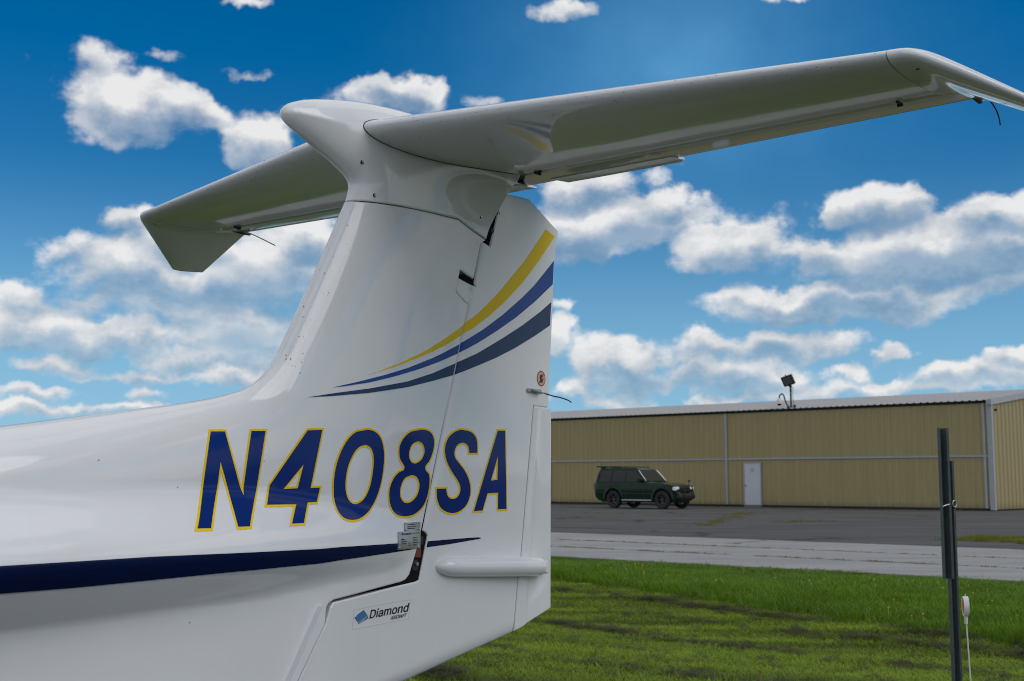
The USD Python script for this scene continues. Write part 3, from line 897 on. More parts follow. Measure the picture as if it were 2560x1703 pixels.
def tail_G(x, z):
    """Square of the half thickness of the boom, fin and rudder over the side view."""
    x, z = np.broadcast_arrays(np.asarray(x, float), np.asarray(z, float))
    d_top = line_sd(TOP_LINE, x, z, -1)
    d_bot = line_sd(BOTTOM, x, z, 1)
    r_top = 0.20 - 0.06 * smooth(-0.9, -1.6, x) - 0.0 * z
    plate2 = plate_T(x, z) ** 2 * nose(d_top / r_top) * np.maximum(nose(d_bot / 0.05), -4)
    plate = np.sign(plate2) * np.sqrt(np.abs(plate2))
    w = 0.02 + 0.215 * np.clip((-x + 0.05) / 1.6, 0, 2) ** 0.9
    h = 0.105 + 0.055 * np.clip(-x / 1.5, 0, 2)
    zc = -0.205 + 0.012 * np.clip(-x / 1.5, 0, 2)
    h = np.where(z > zc, h, h * 0.86)
    cone = w * (1 - ((z - zc) / h) ** 2) - 0.03 * smooth(-0.25, 0.05, x)
    cone = np.where(x > 0.1, -1, cone)
    k = 0.20 * np.clip((-x - 0.02) / 0.8, 0.05, 1)
    k = k * (1 - 0.50 * smooth(0.02, -0.08, z - zc))
    hh = np.clip(k - np.abs(plate - cone), 0, None) / k
    m = np.maximum(plate, cone) + hh * hh * k / 4
    near = d_top < 0.03
    return np.where(near | (cone < -0.2), plate2, np.sign(m) * m * m)


def tail_H(x, z):
    return np.sqrt(np.maximum(tail_G(x, z), 0))


FAIR_TOP = catmull([(-0.383, 0.847), (-0.371, 0.880), (-0.367, 0.905), (-0.388, 0.927), (-0.455, 0.960), (-0.540, 0.994), (-0.605, 1.020), (-0.640, 1.038), (-0.654, 1.058), (-0.645, 1.080),
                    (-0.612, 1.101), (-0.540, 1.127), (-0.406, 1.157), (-0.283, 1.175), (-0.10, 1.186), (0.10, 1.178), (0.30, 1.155), (0.47, 1.128)], 7)
FAIR_LINE = shapely.LineString(FAIR_TOP)


def fair_G(x, z):
    x, z = np.broadcast_arrays(np.asarray(x, float), np.asarray(z, float))
    d = line_sd(FAIR_LINE, x, z, -1)
    fin = plate_T(x, np.minimum(z, 0.9))
    pod = np.interp(x, [-0.66, -0.55, -0.374, -0.2, 0.0, 0.15, 0.3, 0.4, 0.48], [0.050, 0.062, 0.066, 0.074, 0.082, 0.091, 0.098, 0.085, 0.05])
    up = smooth(0.84, 1.06, z + 0.09 * smooth(0.0, -0.45, x))
    T = fin * (1 - up) + pod * up
    R = 0.20 * (1 - up) + 0.135 * up
    return T**2 * nose(d / R)


def fair_H(x, z):
    return np.sqrt(np.maximum(fair_G(x, z), 0))


def wing_le(y):
    return -0.395 + 0.253 * np.abs(y)


def wing_te(y):
    a = np.abs(y)
    return np.interp(a, [0, 0.6, 1.6], [0.645, 0.625, 0.572])


def wing_z(x):
    return 1.083 + 0.035 * np.asarray(x)


def naca(s):
    s = np.clip(s, 0, 1)
    return 5 * (0.2969 * np.sqrt(s) - 0.126 * s - 0.3516 * s**2 + 0.2843 * s**3 - 0.1036 * s**4)


def wing_t(x, y):
    c = wing_te(y) - wing_le(y)
    return 0.105 * c * naca((x - wing_le(y)) / c)


# side-view outlines of the painted markings (x aft, z up; metres)
MARK = {
    'letter_N_0': [(-0.9376, 0.1303), (-0.9282, 0.1306), (-0.9187, 0.1309), (-0.9093, 0.1312), (-0.8997, 0.1315), (-0.8902, 0.1319), (-0.8806, 0.1322), (-0.8793, 0.1249), (-0.8778, 0.1177), (-0.8762, 0.1105), (-0.8745, 0.1033), (-0.8726, 0.096), (-0.8706, 0.0888), (-0.8684, 0.0816), (-0.8661, 0.0744), (-0.8638, 0.0672), (-0.8613, 0.06), (-0.8587, 0.0528), (-0.856, 0.0456), (-0.8532, 0.0384), (-0.8503, 0.0312), (-0.8473, 0.024), (-0.8443, 0.0168), (-0.8412, 0.0095), (-0.8381, 0.0023), (-0.835, -0.0049), (-0.8319, -0.0122), (-0.8293, -0.0195), (-0.8278, -0.0118), (-0.8267, -0.0041), (-0.8256, 0.0035), (-0.8246, 0.0112), (-0.8235, 0.0189), (-0.8225, 0.0266), (-0.8213, 0.0343), (-0.8201, 0.0421), (-0.8188, 0.0498), (-0.8174, 0.0575), (-0.816, 0.0653), (-0.8144, 0.0731), (-0.8127, 0.0808), (-0.811, 0.0886), (-0.8091, 0.0965), (-0.8072, 0.1043), (-0.8051, 0.1121), (-0.803, 0.12), (-0.8007, 0.1279), (-0.7983, 0.1358), (-0.7879, 0.1362), (-0.7775, 0.1365), (-0.767, 0.1369), (-0.7565, 0.1372), (-0.7459, 0.1376), (-0.7353, 0.1379), (-0.7376, 0.1302), (-0.7397, 0.1225), (-0.7418, 0.1149), (-0.7438, 0.1072), (-0.7458, 0.0996), (-0.7476, 0.092), (-0.7494, 0.0844), (-0.7511, 0.0768), (-0.7527, 0.0693), (-0.7542, 0.0617), (-0.7557, 0.0542), (-0.757, 0.0466), (-0.7584, 0.0391), (-0.7596, 0.0316), (-0.7609, 0.0241), (-0.7622, 0.0166), (-0.7635, 0.0091), (-0.7648, 0.0016), (-0.7661, -0.0058), (-0.7673, -0.0133), (-0.7688, -0.0208), (-0.7711, -0.0282), (-0.7744, -0.0356), (-0.7786, -0.043), (-0.7835, -0.0503), (-0.7889, -0.0576), (-0.7949, -0.0648), (-0.8012, -0.072), (-0.8077, -0.0791), (-0.8144, -0.0861), (-0.8212, -0.0932), (-0.8276, -0.1002), (-0.8339, -0.1071), (-0.8401, -0.114), (-0.8461, -0.1209), (-0.8519, -0.1278), (-0.8625, -0.1278), (-0.8731, -0.1278), (-0.8836, -0.1278), (-0.8941, -0.1278), (-0.9046, -0.1278), (-0.9031, -0.1209), (-0.9013, -0.1139), (-0.8994, -0.1069), (-0.8974, -0.0999), (-0.8953, -0.0929), (-0.8932, -0.0858), (-0.8911, -0.0788), (-0.8892, -0.0716), (-0.8875, -0.0645), (-0.8861, -0.0573), (-0.885, -0.0501), (-0.8845, -0.0429), (-0.8845, -0.0356), (-0.8852, -0.0283), (-0.8867, -0.021), (-0.8892, -0.0137), (-0.8922, -0.0064), (-0.8953, 0.0009), (-0.8984, 0.0082), (-0.9015, 0.0154), (-0.9045, 0.0227), (-0.9055, 0.0153), (-0.9065, 0.0078), (-0.9075, 0.0004), (-0.9084, -0.007), (-0.9094, -0.0144), (-0.9111, -0.0218), (-0.9137, -0.0292), (-0.9172, -0.0366), (-0.9213, -0.0439), (-0.926, -0.0511), (-0.9311, -0.0583), (-0.9367, -0.0655), (-0.9425, -0.0726), (-0.9484, -0.0797), (-0.9545, -0.0867), (-0.9606, -0.0937), (-0.9667, -0.1006), (-0.9727, -0.1075), (-0.9785, -0.1143), (-0.9841, -0.1212), (-0.9895, -0.128), (-0.9999, -0.1278), (-1.0102, -0.1277), (-1.0205, -0.1275), (-1.0306, -0.1274), (-1.0408, -0.1273), (-1.0509, -0.1271), (-1.045, -0.1202), (-1.0389, -0.1133), (-1.0326, -0.1064), (-1.0262, -0.0994), (-1.0204, -0.0927), (-1.0145, -0.0859), (-1.0087, -0.0791), (-1.003, -0.0723), (-0.9975, -0.0654), (-0.9922, -0.0584), (-0.9873, -0.0514), (-0.9827, -0.0444), (-0.9788, -0.0373), (-0.9754, -0.0302), (-0.9728, -0.023), (-0.9711, -0.0159), (-0.9701, -0.0087), (-0.9693, -0.0015), (-0.9684, 0.0058), (-0.9674, 0.013), (-0.9663, 0.0202), (-0.9651, 0.0274), (-0.9639, 0.0347), (-0.9625, 0.0419), (-0.961, 0.0492), (-0.9595, 0.0565), (-0.9578, 0.0638), (-0.9561, 0.0711), (-0.9542, 0.0784), (-0.9522, 0.0857), (-0.9501, 0.0931), (-0.9479, 0.1005), (-0.9456, 0.1079), (-0.9431, 0.1153), (-0.9404, 0.1228)],
    'letter_4_0': [(-0.59, 0.1447), (-0.579, 0.1452), (-0.5678, 0.1457), (-0.5566, 0.1463), (-0.5454, 0.1468), (-0.5341, 0.1474), (-0.5228, 0.1479), (-0.5248, 0.14), (-0.5268, 0.132), (-0.5288, 0.124), (-0.5307, 0.1161), (-0.5327, 0.1082), (-0.5347, 0.1002), (-0.5367, 0.0923), (-0.5387, 0.0844), (-0.5407, 0.0766), (-0.5426, 0.0687), (-0.5446, 0.0608), (-0.5466, 0.053), (-0.5485, 0.0451), (-0.5505, 0.0373), (-0.5525, 0.0295), (-0.5544, 0.0217), (-0.5564, 0.0139), (-0.5583, 0.0061), (-0.5603, -0.0017), (-0.5622, -0.0095), (-0.5642, -0.0172), (-0.5522, -0.0169), (-0.5401, -0.0166), (-0.528, -0.0163), (-0.5304, -0.0253), (-0.5327, -0.0343), (-0.5351, -0.0432), (-0.5384, -0.0521), (-0.5429, -0.061), (-0.5486, -0.0697), (-0.5609, -0.07), (-0.5733, -0.0703), (-0.5856, -0.0706), (-0.5916, -0.0787), (-0.5982, -0.0866), (-0.6051, -0.0945), (-0.6122, -0.1024), (-0.6194, -0.1102), (-0.6265, -0.118), (-0.6335, -0.1257), (-0.6473, -0.1258), (-0.661, -0.126), (-0.6746, -0.1261), (-0.6882, -0.1262), (-0.7016, -0.1263), (-0.6945, -0.1191), (-0.6871, -0.1119), (-0.6796, -0.1046), (-0.6721, -0.0972), (-0.6646, -0.0898), (-0.6573, -0.0824), (-0.6504, -0.0749), (-0.6621, -0.0749), (-0.6738, -0.0748), (-0.6855, -0.0748), (-0.6972, -0.0748), (-0.7088, -0.0748), (-0.7204, -0.0747), (-0.7319, -0.0747), (-0.7434, -0.0747), (-0.7549, -0.0746), (-0.7663, -0.0746), (-0.7598, -0.067), (-0.7536, -0.0594), (-0.748, -0.0517), (-0.7431, -0.044), (-0.739, -0.0362), (-0.7359, -0.0284), (-0.7339, -0.0205), (-0.7326, -0.0127), (-0.7268, -0.0064), (-0.7211, -0.0), (-0.7153, 0.0063), (-0.7095, 0.0127), (-0.7037, 0.0191), (-0.6978, 0.0255), (-0.692, 0.032), (-0.6861, 0.0384), (-0.6803, 0.0449), (-0.6744, 0.0514), (-0.6685, 0.0579), (-0.6625, 0.0645), (-0.6566, 0.071), (-0.6506, 0.0776), (-0.6447, 0.0842), (-0.6387, 0.0909), (-0.6327, 0.0975), (-0.6266, 0.1042), (-0.6206, 0.1109), (-0.6145, 0.1176), (-0.6084, 0.1243), (-0.6023, 0.1311), (-0.5962, 0.1379)],
    'letter_4_1': [(-0.6134, 0.0219), (-0.6159, 0.0139), (-0.6184, 0.0059), (-0.6209, -0.0021), (-0.6234, -0.01), (-0.6258, -0.018), (-0.6367, -0.0184), (-0.6476, -0.0189), (-0.6584, -0.0193), (-0.651, -0.0125), (-0.6435, -0.0057), (-0.636, 0.0012), (-0.6285, 0.0081), (-0.621, 0.015)],
    'letter_0_0': [(-0.3487, 0.1537), (-0.3132, 0.1495), (-0.2837, 0.1316), (-0.267, 0.1022), (-0.261, 0.0671), (-0.2641, 0.0237), (-0.2749, -0.0194), (-0.296, -0.0621), (-0.3279, -0.0961), (-0.375, -0.1174), (-0.4203, -0.1233), (-0.4576, -0.1161), (-0.4773, -0.0953), (-0.4833, -0.0672), (-0.4873, -0.0339), (-0.4861, 0.0071), (-0.4762, 0.0484), (-0.4554, 0.0902), (-0.4269, 0.1249), (-0.3902, 0.147)],
    'letter_0_1': [(-0.3536, 0.0965), (-0.3313, 0.0874), (-0.3215, 0.0608), (-0.3242, 0.0234), (-0.3355, -0.0192), (-0.3599, -0.0534), (-0.3931, -0.066), (-0.4157, -0.0553), (-0.4273, -0.0292), (-0.4266, 0.0072), (-0.4156, 0.0438), (-0.3925, 0.0783), (-0.3703, 0.093)],
    'letter_8_0': [(-0.0851, 0.163), (-0.0426, 0.1599), (-0.0171, 0.1453), (-0.0074, 0.1197), (-0.013, 0.088), (-0.0304, 0.0563), (-0.0506, 0.0373), (-0.0323, 0.0193), (-0.0274, -0.0092), (-0.0372, -0.0516), (-0.0601, -0.088), (-0.1017, -0.1123), (-0.151, -0.1193), (-0.1983, -0.1126), (-0.2288, -0.0875), (-0.2413, -0.0548), (-0.2387, -0.0223), (-0.2206, 0.0076), (-0.1945, 0.0268), (-0.1693, 0.0364), (-0.1897, 0.0571), (-0.1986, 0.0845), (-0.1928, 0.1122), (-0.1684, 0.1378), (-0.1319, 0.1557)],
    'letter_8_1': [(-0.0969, 0.1135), (-0.0751, 0.1067), (-0.0678, 0.087), (-0.0809, 0.067), (-0.1064, 0.0565), (-0.127, 0.0607), (-0.1363, 0.0773), (-0.1289, 0.0981), (-0.1154, 0.1085)],
    'letter_8_2': [(-0.1245, 0.0077), (-0.1013, 0.0022), (-0.0896, -0.0175), (-0.0995, -0.0454), (-0.1259, -0.0635), (-0.153, -0.0658), (-0.1719, -0.0529), (-0.1757, -0.0336), (-0.1667, -0.0117), (-0.15, 0.0021)],
    'letter_S_0': [(0.1371, 0.1695), (0.1874, 0.1634), (0.2183, 0.1434), (0.2271, 0.1135), (0.2276, 0.0834), (0.171, 0.0818), (0.1676, 0.1032), (0.1534, 0.1136), (0.1335, 0.1143), (0.1121, 0.1067), (0.1008, 0.0901), (0.1051, 0.0737), (0.125, 0.0581), (0.1551, 0.0348), (0.1775, 0.0082), (0.1912, -0.0244), (0.1887, -0.0541), (0.1723, -0.0834), (0.1432, -0.1035), (0.1046, -0.1143), (0.0616, -0.1115), (0.0236, -0.0952), (0.0043, -0.0692), (-0.001, -0.0435), (0.0003, -0.0235), (0.0613, -0.0227), (0.0617, -0.0383), (0.0696, -0.0511), (0.087, -0.0571), (0.1081, -0.0532), (0.1223, -0.0399), (0.1219, -0.0212), (0.1069, -0.0036), (0.0774, 0.0226), (0.0527, 0.0515), (0.0395, 0.0832), (0.0415, 0.1122), (0.057, 0.1388), (0.0835, 0.1571), (0.1125, 0.1669)],
    'letter_A_0': [(0.3362, 0.1733), (0.3542, 0.1739), (0.3723, 0.1745), (0.3905, 0.1751), (0.3909, 0.1653), (0.3913, 0.1556), (0.3917, 0.1458), (0.3921, 0.136), (0.3925, 0.1263), (0.3929, 0.1165), (0.3933, 0.1067), (0.3936, 0.097), (0.394, 0.0872), (0.3944, 0.0775), (0.3948, 0.0678), (0.3952, 0.058), (0.3956, 0.0483), (0.396, 0.0386), (0.3964, 0.0288), (0.3967, 0.0191), (0.3971, 0.0094), (0.3975, -0.0003), (0.3979, -0.01), (0.3983, -0.0198), (0.3987, -0.0295), (0.399, -0.0392), (0.3994, -0.0489), (0.3998, -0.0586), (0.4002, -0.0683), (0.4005, -0.0779), (0.4009, -0.0876), (0.4013, -0.0973), (0.4016, -0.107), (0.3804, -0.1072), (0.3594, -0.1074), (0.3385, -0.1075), (0.3386, -0.0963), (0.3387, -0.0851), (0.3388, -0.0739), (0.3389, -0.0627), (0.339, -0.0514), (0.3214, -0.0517), (0.3039, -0.0519), (0.2865, -0.0521), (0.2818, -0.0618), (0.2771, -0.0715), (0.2724, -0.0812), (0.2677, -0.0908), (0.2631, -0.1005), (0.2584, -0.1101), (0.2374, -0.1104), (0.2165, -0.1107), (0.1957, -0.1111), (0.2001, -0.1022), (0.2045, -0.0933), (0.2089, -0.0844), (0.2132, -0.0755), (0.2176, -0.0665), (0.2221, -0.0576), (0.2265, -0.0486), (0.2309, -0.0396), (0.2354, -0.0306), (0.2398, -0.0215), (0.2443, -0.0124), (0.2488, -0.0034), (0.2533, 0.0058), (0.2578, 0.0149), (0.2623, 0.024), (0.2668, 0.0332), (0.2714, 0.0424), (0.2759, 0.0516), (0.2805, 0.0608), (0.2851, 0.0701), (0.2897, 0.0794), (0.2943, 0.0886), (0.2989, 0.098), (0.3035, 0.1073), (0.3081, 0.1167), (0.3128, 0.126), (0.3175, 0.1354), (0.3221, 0.1449), (0.3268, 0.1543), (0.3315, 0.1638)],
    'letter_A_1': [(0.3356, 0.0526), (0.3353, 0.0407), (0.3349, 0.0287), (0.3345, 0.0168), (0.3341, 0.0048), (0.3119, 0.0036), (0.3166, 0.0133), (0.3214, 0.0231), (0.3261, 0.0329), (0.3309, 0.0428)],
    'swoosh_yellow': [(-0.3444, 0.3139), (-0.2389, 0.3424), (-0.1316, 0.3759), (-0.0301, 0.4107), (0.0386, 0.4369), (0.0962, 0.4641), (0.1353, 0.484), (0.1904, 0.5089), (0.2865, 0.563), (0.371, 0.6174), (0.4834, 0.7002), (0.6018, 0.8037), (0.7082, 0.9095), (0.6431, 0.925), (0.5073, 0.7895), (0.4334, 0.7279), (0.362, 0.6681), (0.2853, 0.6093), (0.2112, 0.5589), (0.1428, 0.5203), (0.1058, 0.4961), (0.0377, 0.4598), (-0.065, 0.4109), (-0.1646, 0.3732), (-0.227, 0.3511), (-0.3077, 0.3245)],
    'swoosh_blue': [(-0.4887, 0.2666), (-0.4466, 0.2718), (-0.3401, 0.2897), (-0.2257, 0.3158), (-0.0962, 0.3493), (0.0061, 0.3799), (0.1138, 0.4181), (0.2139, 0.4592), (0.3261, 0.5117), (0.4441, 0.5714), (0.5684, 0.6435), (0.6937, 0.725), (0.7019, 0.8149), (0.5679, 0.7045), (0.4841, 0.6472), (0.364, 0.5729), (0.2498, 0.5106), (0.1624, 0.4695), (0.1199, 0.4497), (0.0393, 0.4152), (-0.0291, 0.3894), (-0.1633, 0.3462), (-0.2851, 0.3137), (-0.3941, 0.2874)],
    'swoosh_navy': [(-0.5839, 0.2325), (-0.4974, 0.2402), (-0.3395, 0.2583), (-0.1602, 0.2866), (-0.0257, 0.3157), (0.0949, 0.3447), (0.2158, 0.3827), (0.328, 0.4196), (0.4457, 0.4646), (0.5694, 0.5185), (0.6742, 0.5681), (0.683, 0.6564), (0.6117, 0.6134), (0.4854, 0.547), (0.3655, 0.491), (0.2148, 0.4246), (0.1042, 0.3855), (-0.0268, 0.3403), (-0.1612, 0.3045), (-0.3398, 0.2717), (-0.4975, 0.2476)],
    'stripe_fus': [(-1.6149, -0.2349), (-1.5878, -0.2351), (-1.3936, -0.237), (-1.1758, -0.2351), (-0.9262, -0.2329), (-0.5779, -0.2314), (-0.4863, -0.227), (-0.1995, -0.2179), (-0.1172, -0.2158), (-0.1189, -0.1953), (-0.2137, -0.1929), (-0.4975, -0.1899), (-0.5937, -0.1907), (-0.9474, -0.1844), (-1.1992, -0.1791), (-1.418, -0.1778), (-1.6092, -0.1764), (-1.6358, -0.176)],
    'stripe_rud': [(-0.0554, -0.2148), (-0.0284, -0.2126), (0.0733, -0.2085), (0.1696, -0.2021), (0.2394, -0.1978), (0.2495, -0.1952), (0.2342, -0.1923), (0.1694, -0.1921), (0.0729, -0.193), (-0.0244, -0.1943), (-0.056, -0.1947)],
    'plate_low': [(-0.2052, -0.1592), (-0.077, -0.1585), (-0.078, -0.2134), (-0.2122, -0.212)],
    'plate_up': [(-0.1585, -0.1325), (-0.0783, -0.1322), (-0.079, -0.1567), (-0.165, -0.1571)],
    'logo_border': [(-0.385, -0.3775), (-0.1167, -0.3693), (-0.1223, -0.4287), (-0.3865, -0.4352)],
    'logo_diamond': [(-0.3799, -0.4004), (-0.3643, -0.4155), (-0.3197, -0.3986), (-0.3344, -0.3854)],
    'logo_diamond_low': [(-0.3643, -0.4155), (-0.3419, -0.4211), (-0.3197, -0.3986), (-0.3342, -0.4037)],
    'logo_word': [(-0.3105, -0.4113), (-0.1287, -0.406), (-0.1197, -0.3784), (-0.3023, -0.3848)],
    'logo_small': [(-0.209, -0.4234), (-0.1388, -0.4211), (-0.1318, -0.4104), (-0.2046, -0.4127)],
    'hand_c': [(0.6155, 0.3664), (0.6154, 0.394), (0.6445, 0.3683)],
    'wick': [(0.5262, 0.3196), (0.5988, 0.3121)],
    'wick_wire': [[0.6234, -0.004, 0.3151], [0.6643, -0.004, 0.3106], [0.6979, -0.004, 0.3061], [0.7319, -0.004, 0.3044], [0.7877, -0.004, 0.2966], [0.8106, -0.004, 0.2893]],
    'actuator': [(-0.0006, -0.2771), (0.589, -0.3123), (0.3227, -0.2587), (0.3234, -0.3284), (0.6231, -0.3201), (0.5916, -0.2952), (0.5915, -0.3426)],
    'strip': [(-0.5264, -0.3543), (-0.6238, -0.5498), (-0.65, -0.6017)],
    'rudder_low_edge': [(-0.4702, -0.3499), (-0.5001, -0.4071), (-0.6001, -0.5528)],
    'fus_edge_low': [(-0.0612, -0.1665), (-0.0774, -0.2271), (-0.1188, -0.2994), (-0.1563, -0.3134), (-0.4705, -0.3425), (-0.4921, -0.3509), (-0.519, -0.4054), (-0.6194, -0.5504)],
    'rud_edge_low': [(-0.0249, -0.1762), (-0.0704, -0.3136), (-0.088, -0.3179), (-0.4702, -0.3499), (-0.6001, -0.5528)],
    'hinge_pts': [(0.2093, 0.7447), (0.1623, 0.5901), (0.1137, 0.4225), (0.0884, 0.3315), (0.066, 0.2591), (0.0291, 0.1333), (-0.057, -0.1611)],
    'notch': [(0.118, 0.6987), (0.1927, 0.6766), (0.0956, 0.6208), (0.1623, 0.5901), (0.1118, 0.6743), (0.208, 0.6524)],
    'fairseam': [(-0.3852, 0.8462), (-0.1433, 0.8565), (0.1007, 0.8677), (0.2609, 0.8235)],
    'slit': [(0.3237, 0.9878), (0.2609, 0.8235), (0.3552, 1.0068), (0.2873, 0.8042), (0.2401, 0.8119)],
    'tabseam': [(0.5661, 0.2664), (0.5279, 0.0028), (0.4889, -0.2597), (0.467, -0.3619), (0.4455, -0.4601), (0.4489, -0.5227)],
    'screws': [(-0.3677, 0.9642), (-0.3124, 0.8697), (0.2146, 0.8944)],
}


# ---------------------------------------------------------------- the aeroplane
BASE = float(ground_z(-0.272, 3.982))
DZ = CAM_Z - BASE                                               # the shape functions count z from the stabiliser's datum
plane = thing("light_aircraft", "white T-tailed light aircraft with blue and yellow stripes, its tail in view", "aircraft", (-0.272, 3.982, BASE), 52.6)


def paint(name, color, rough=0.10, spec=0.5):
    nodes = {"g": ("geometry", {}), "n": ("noise_texture", dict(scale=3.0, detail=4.0)), "r": ("map_range", dict(from_min=0.3, from_max=0.7, to_min=rough * 0.7, to_max=rough * 1.6, clamp=True)),
             "n2": ("noise_texture", dict(scale=1.6, detail=5.0, roughness=0.6)), "h": ("map_range", dict(from_min=0.3, from_max=0.75, to_min=1.0, to_max=0.93, clamp=True)), "m": ("mix", dict(mix_type="multiply", fac=1.0, color1=color)),
             "w": ("noise_texture", dict(scale=2.2, detail=1.0)), "b": ("bump", dict(strength=0.10, distance=0.02)),
             "p": ("principled_bsdf", dict(base_color=color, specular_ior_level=spec))}
    links = [("g.position", "n.vector"), ("g.position", "n2.vector"), ("g.position", "w.vector"), ("n.fac", "r.value"), ("r.result", "p.roughness"), ("n2.fac", "h.value"), ("h.result", "m.color2"), ("m.color", "p.base_color"),
             ("w.fac", "b.height"), ("b.normal", "p.normal")]
    return material(name, nodes, links, "p.BSDF")


WHITE = paint("white_gelcoat", (0.745, 0.75, 0.755), 0.05)
NAVY = paint("navy_vinyl", (0.004, 0.010, 0.048), 0.08, 0.14)
NAVY2 = paint("slate_navy_vinyl", (0.022, 0.052, 0.130), 0.12, 0.12)
BLUE = paint("blue_vinyl", (0.014, 0.070, 0.290), 0.10, 0.12)
LETTER = paint("letter_blue_vinyl", (0.005, 0.026, 0.165), 0.10, 0.14)
YELLOW = paint("yellow_vinyl", (0.85, 0.58, 0.010), 0.25, 0.1)
BLACKP = plain("black_rubber", (0.012, 0.012, 0.013), 0.5)
GAP_SHADE = plain("gap_shade_dark", (0.014, 0.013, 0.012), 0.9, spec=0.05)
ALU = plain("satin_aluminium", (0.40, 0.40, 0.38), 0.38, metal=0.85, vary=0.1, scale=30)
INK = plain("black_ink", (0.015, 0.015, 0.018), 0.5)
RED = plain("red_ink", (0.36, 0.035, 0.03), 0.5)
CREAM = plain("cream_ink", (0.55, 0.44, 0.30), 0.5)
LOGO = plain("logo_blue", (0.045, 0.17, 0.36), 0.4)
LOGOD = plain("logo_blue_dark", (0.02, 0.075, 0.20), 0.4)
SEAM_SHADE = plain("seam_shadow", (0.035, 0.035, 0.035), 0.7)  # dark colour standing in for the shade inside open seams
COPPER = plain("copper_brown", (0.22, 0.05, 0.025), 0.45, metal=0.3)
CLEAR_RIM = plain("decal_rim", (0.50, 0.51, 0.51), 0.4)


def part(name, data, mat, parent=plane, label=None):
    V, F, N = data
    V = np.asarray(V, float) + [0, 0, DZ]
    return raw(name, V, F, N, mat, parent, label)


def lump(name, mesh, mat, parent=plane, smooth=35, label=None):
    mesh = mesh.copy()
    mesh.apply_translation((0, 0, DZ))
    return obj(name, mesh, mat, parent, smooth, label)


ht = lambda z: -0.0655 + (np.asarray(z) + 0.1606) * 0.3024       # hinge line on the skin
SEAM = [(-0.3862, 0.8458), (-0.1433, 0.8565), (0.0947, 0.866), (0.2582, 0.8228)]
top_pts = [tuple(p) for p in TOP if p[0] > -3.35 and p[1] < 0.8425]
FUS = shapely.Polygon([(-3.35, -0.655), (-1.6, -0.66), (-0.719, -0.695), (-0.6194, -0.5504), (-0.519, -0.4054), (-0.503, -0.366), (-0.4922, -0.3509), (-0.4709, -0.3424), (-0.1601, -0.3129), (-0.1400, -0.308), (-0.1222, -0.2930),
                       (-0.0928, -0.2259), (-0.0712, -0.166), (ht(0.585) - 0.0015, 0.585), (0.0909, 0.6199), (0.1133, 0.6976), (0.1913 - 0.003, 0.6763), (ht(0.80) - 0.0015, 0.80), (0.2383, 0.8115),
                       (0.2555, 0.8205), (0.0947, 0.8640), (-0.1433, 0.8545), (-0.3870, 0.8435)] + top_pts[::-1]).buffer(0)
FAIR = shapely.Polygon([tuple(p) for p in FAIR_TOP] + [(0.455, 1.105), (0.392, 1.062), (0.340, 1.015), (0.322, 0.990), (0.2595, 0.8252), (0.0947, 0.8670), (-0.1433, 0.8575), (-0.3845, 0.8468)]).buffer(0)
RUD = shapely.Polygon([(0.351, 1.0056), (0.529, 1.018), (0.731, 0.934)] + TE_PTS[1:] + [(0.5665, 0.2655), (0.5272, 0.0028), (0.4882, -0.2596), (0.4663, -0.3618), (0.4520, -0.46), (0.4440, -0.524), (-0.111, -0.6205), (-0.60, -0.699), (-0.6925, -0.69),
                       (-0.6001, -0.5528), (-0.5003, -0.4071), (-0.482, -0.362), (-0.4707, -0.3498), (-0.0896, -0.3177), (-0.0724, -0.3134), (-0.0328, -0.1758), (-0.040, -0.168), (-0.0560, -0.160), (ht(0.588) + 0.0015, 0.588),
                       (0.098, 0.6235), (0.1085, 0.6720), (0.2056, 0.6519), (ht(0.665) + 0.012, 0.662), (ht(0.806) + 0.0015, 0.806), (0.2440, 0.8125), (0.2833, 0.8032)]).buffer(0)
TAB = shapely.Polygon([(0.5685, 0.2635), (0.676, 0.258), (0.668, -0.461), (0.4465, -0.5215), (0.4545, -0.46), (0.4690, -0.3618), (0.4910, -0.2596), (0.5300, 0.0028)])

part("fuselage", body(FUS, tail_G, 0.013, outline=(TOP_LINE, BOTTOM)), WHITE, label="white tail boom and fin moulded in one")


def rudder_G(x, z):
    """The rudder's skin: as the fin's, with a rounded leading edge along the hinge."""
    h = tail_H(x, z)
    u = np.asarray(x) - ht(z)
    dip = np.where(np.asarray(z) > -0.17, 0.006 * np.exp(-np.clip(u, 0, 1) / 0.014), 0)
    return np.where(tail_G(x, z) > 0, np.maximum(h - dip - 0.001, 0.002) ** 2, tail_G(x, z))


part("rudder", body(RUD, rudder_G, 0.016, outline=(BOTTOM,)), WHITE)


def tab_G(x, z):
    seam = np.interp(z, [-0.524, -0.46, -0.3618, -0.2596, 0.0028, 0.2655], [0.444, 0.452, 0.4663, 0.4882, 0.5272, 0.5665])
    te = np.interp(z, [-0.461, 0.258], [0.668, 0.676])
    s = np.clip((x - seam) / (te - seam), 0, 1)
    at = tail_H(np.maximum(seam - 0.003, 0.3), np.clip(z, -0.44, 0.2))
    h = at * (1 - s) + 0.008 * s + 0.005 * np.exp(-(((s - 0.20) / 0.10) ** 2)) - 0.0042 * np.sin(np.pi * np.clip((s - 0.25) / 0.70, 0, 1)) * smooth(-0.50, -0.44, z - 0.12 * s)
    return np.maximum(h, 0.004) ** 2


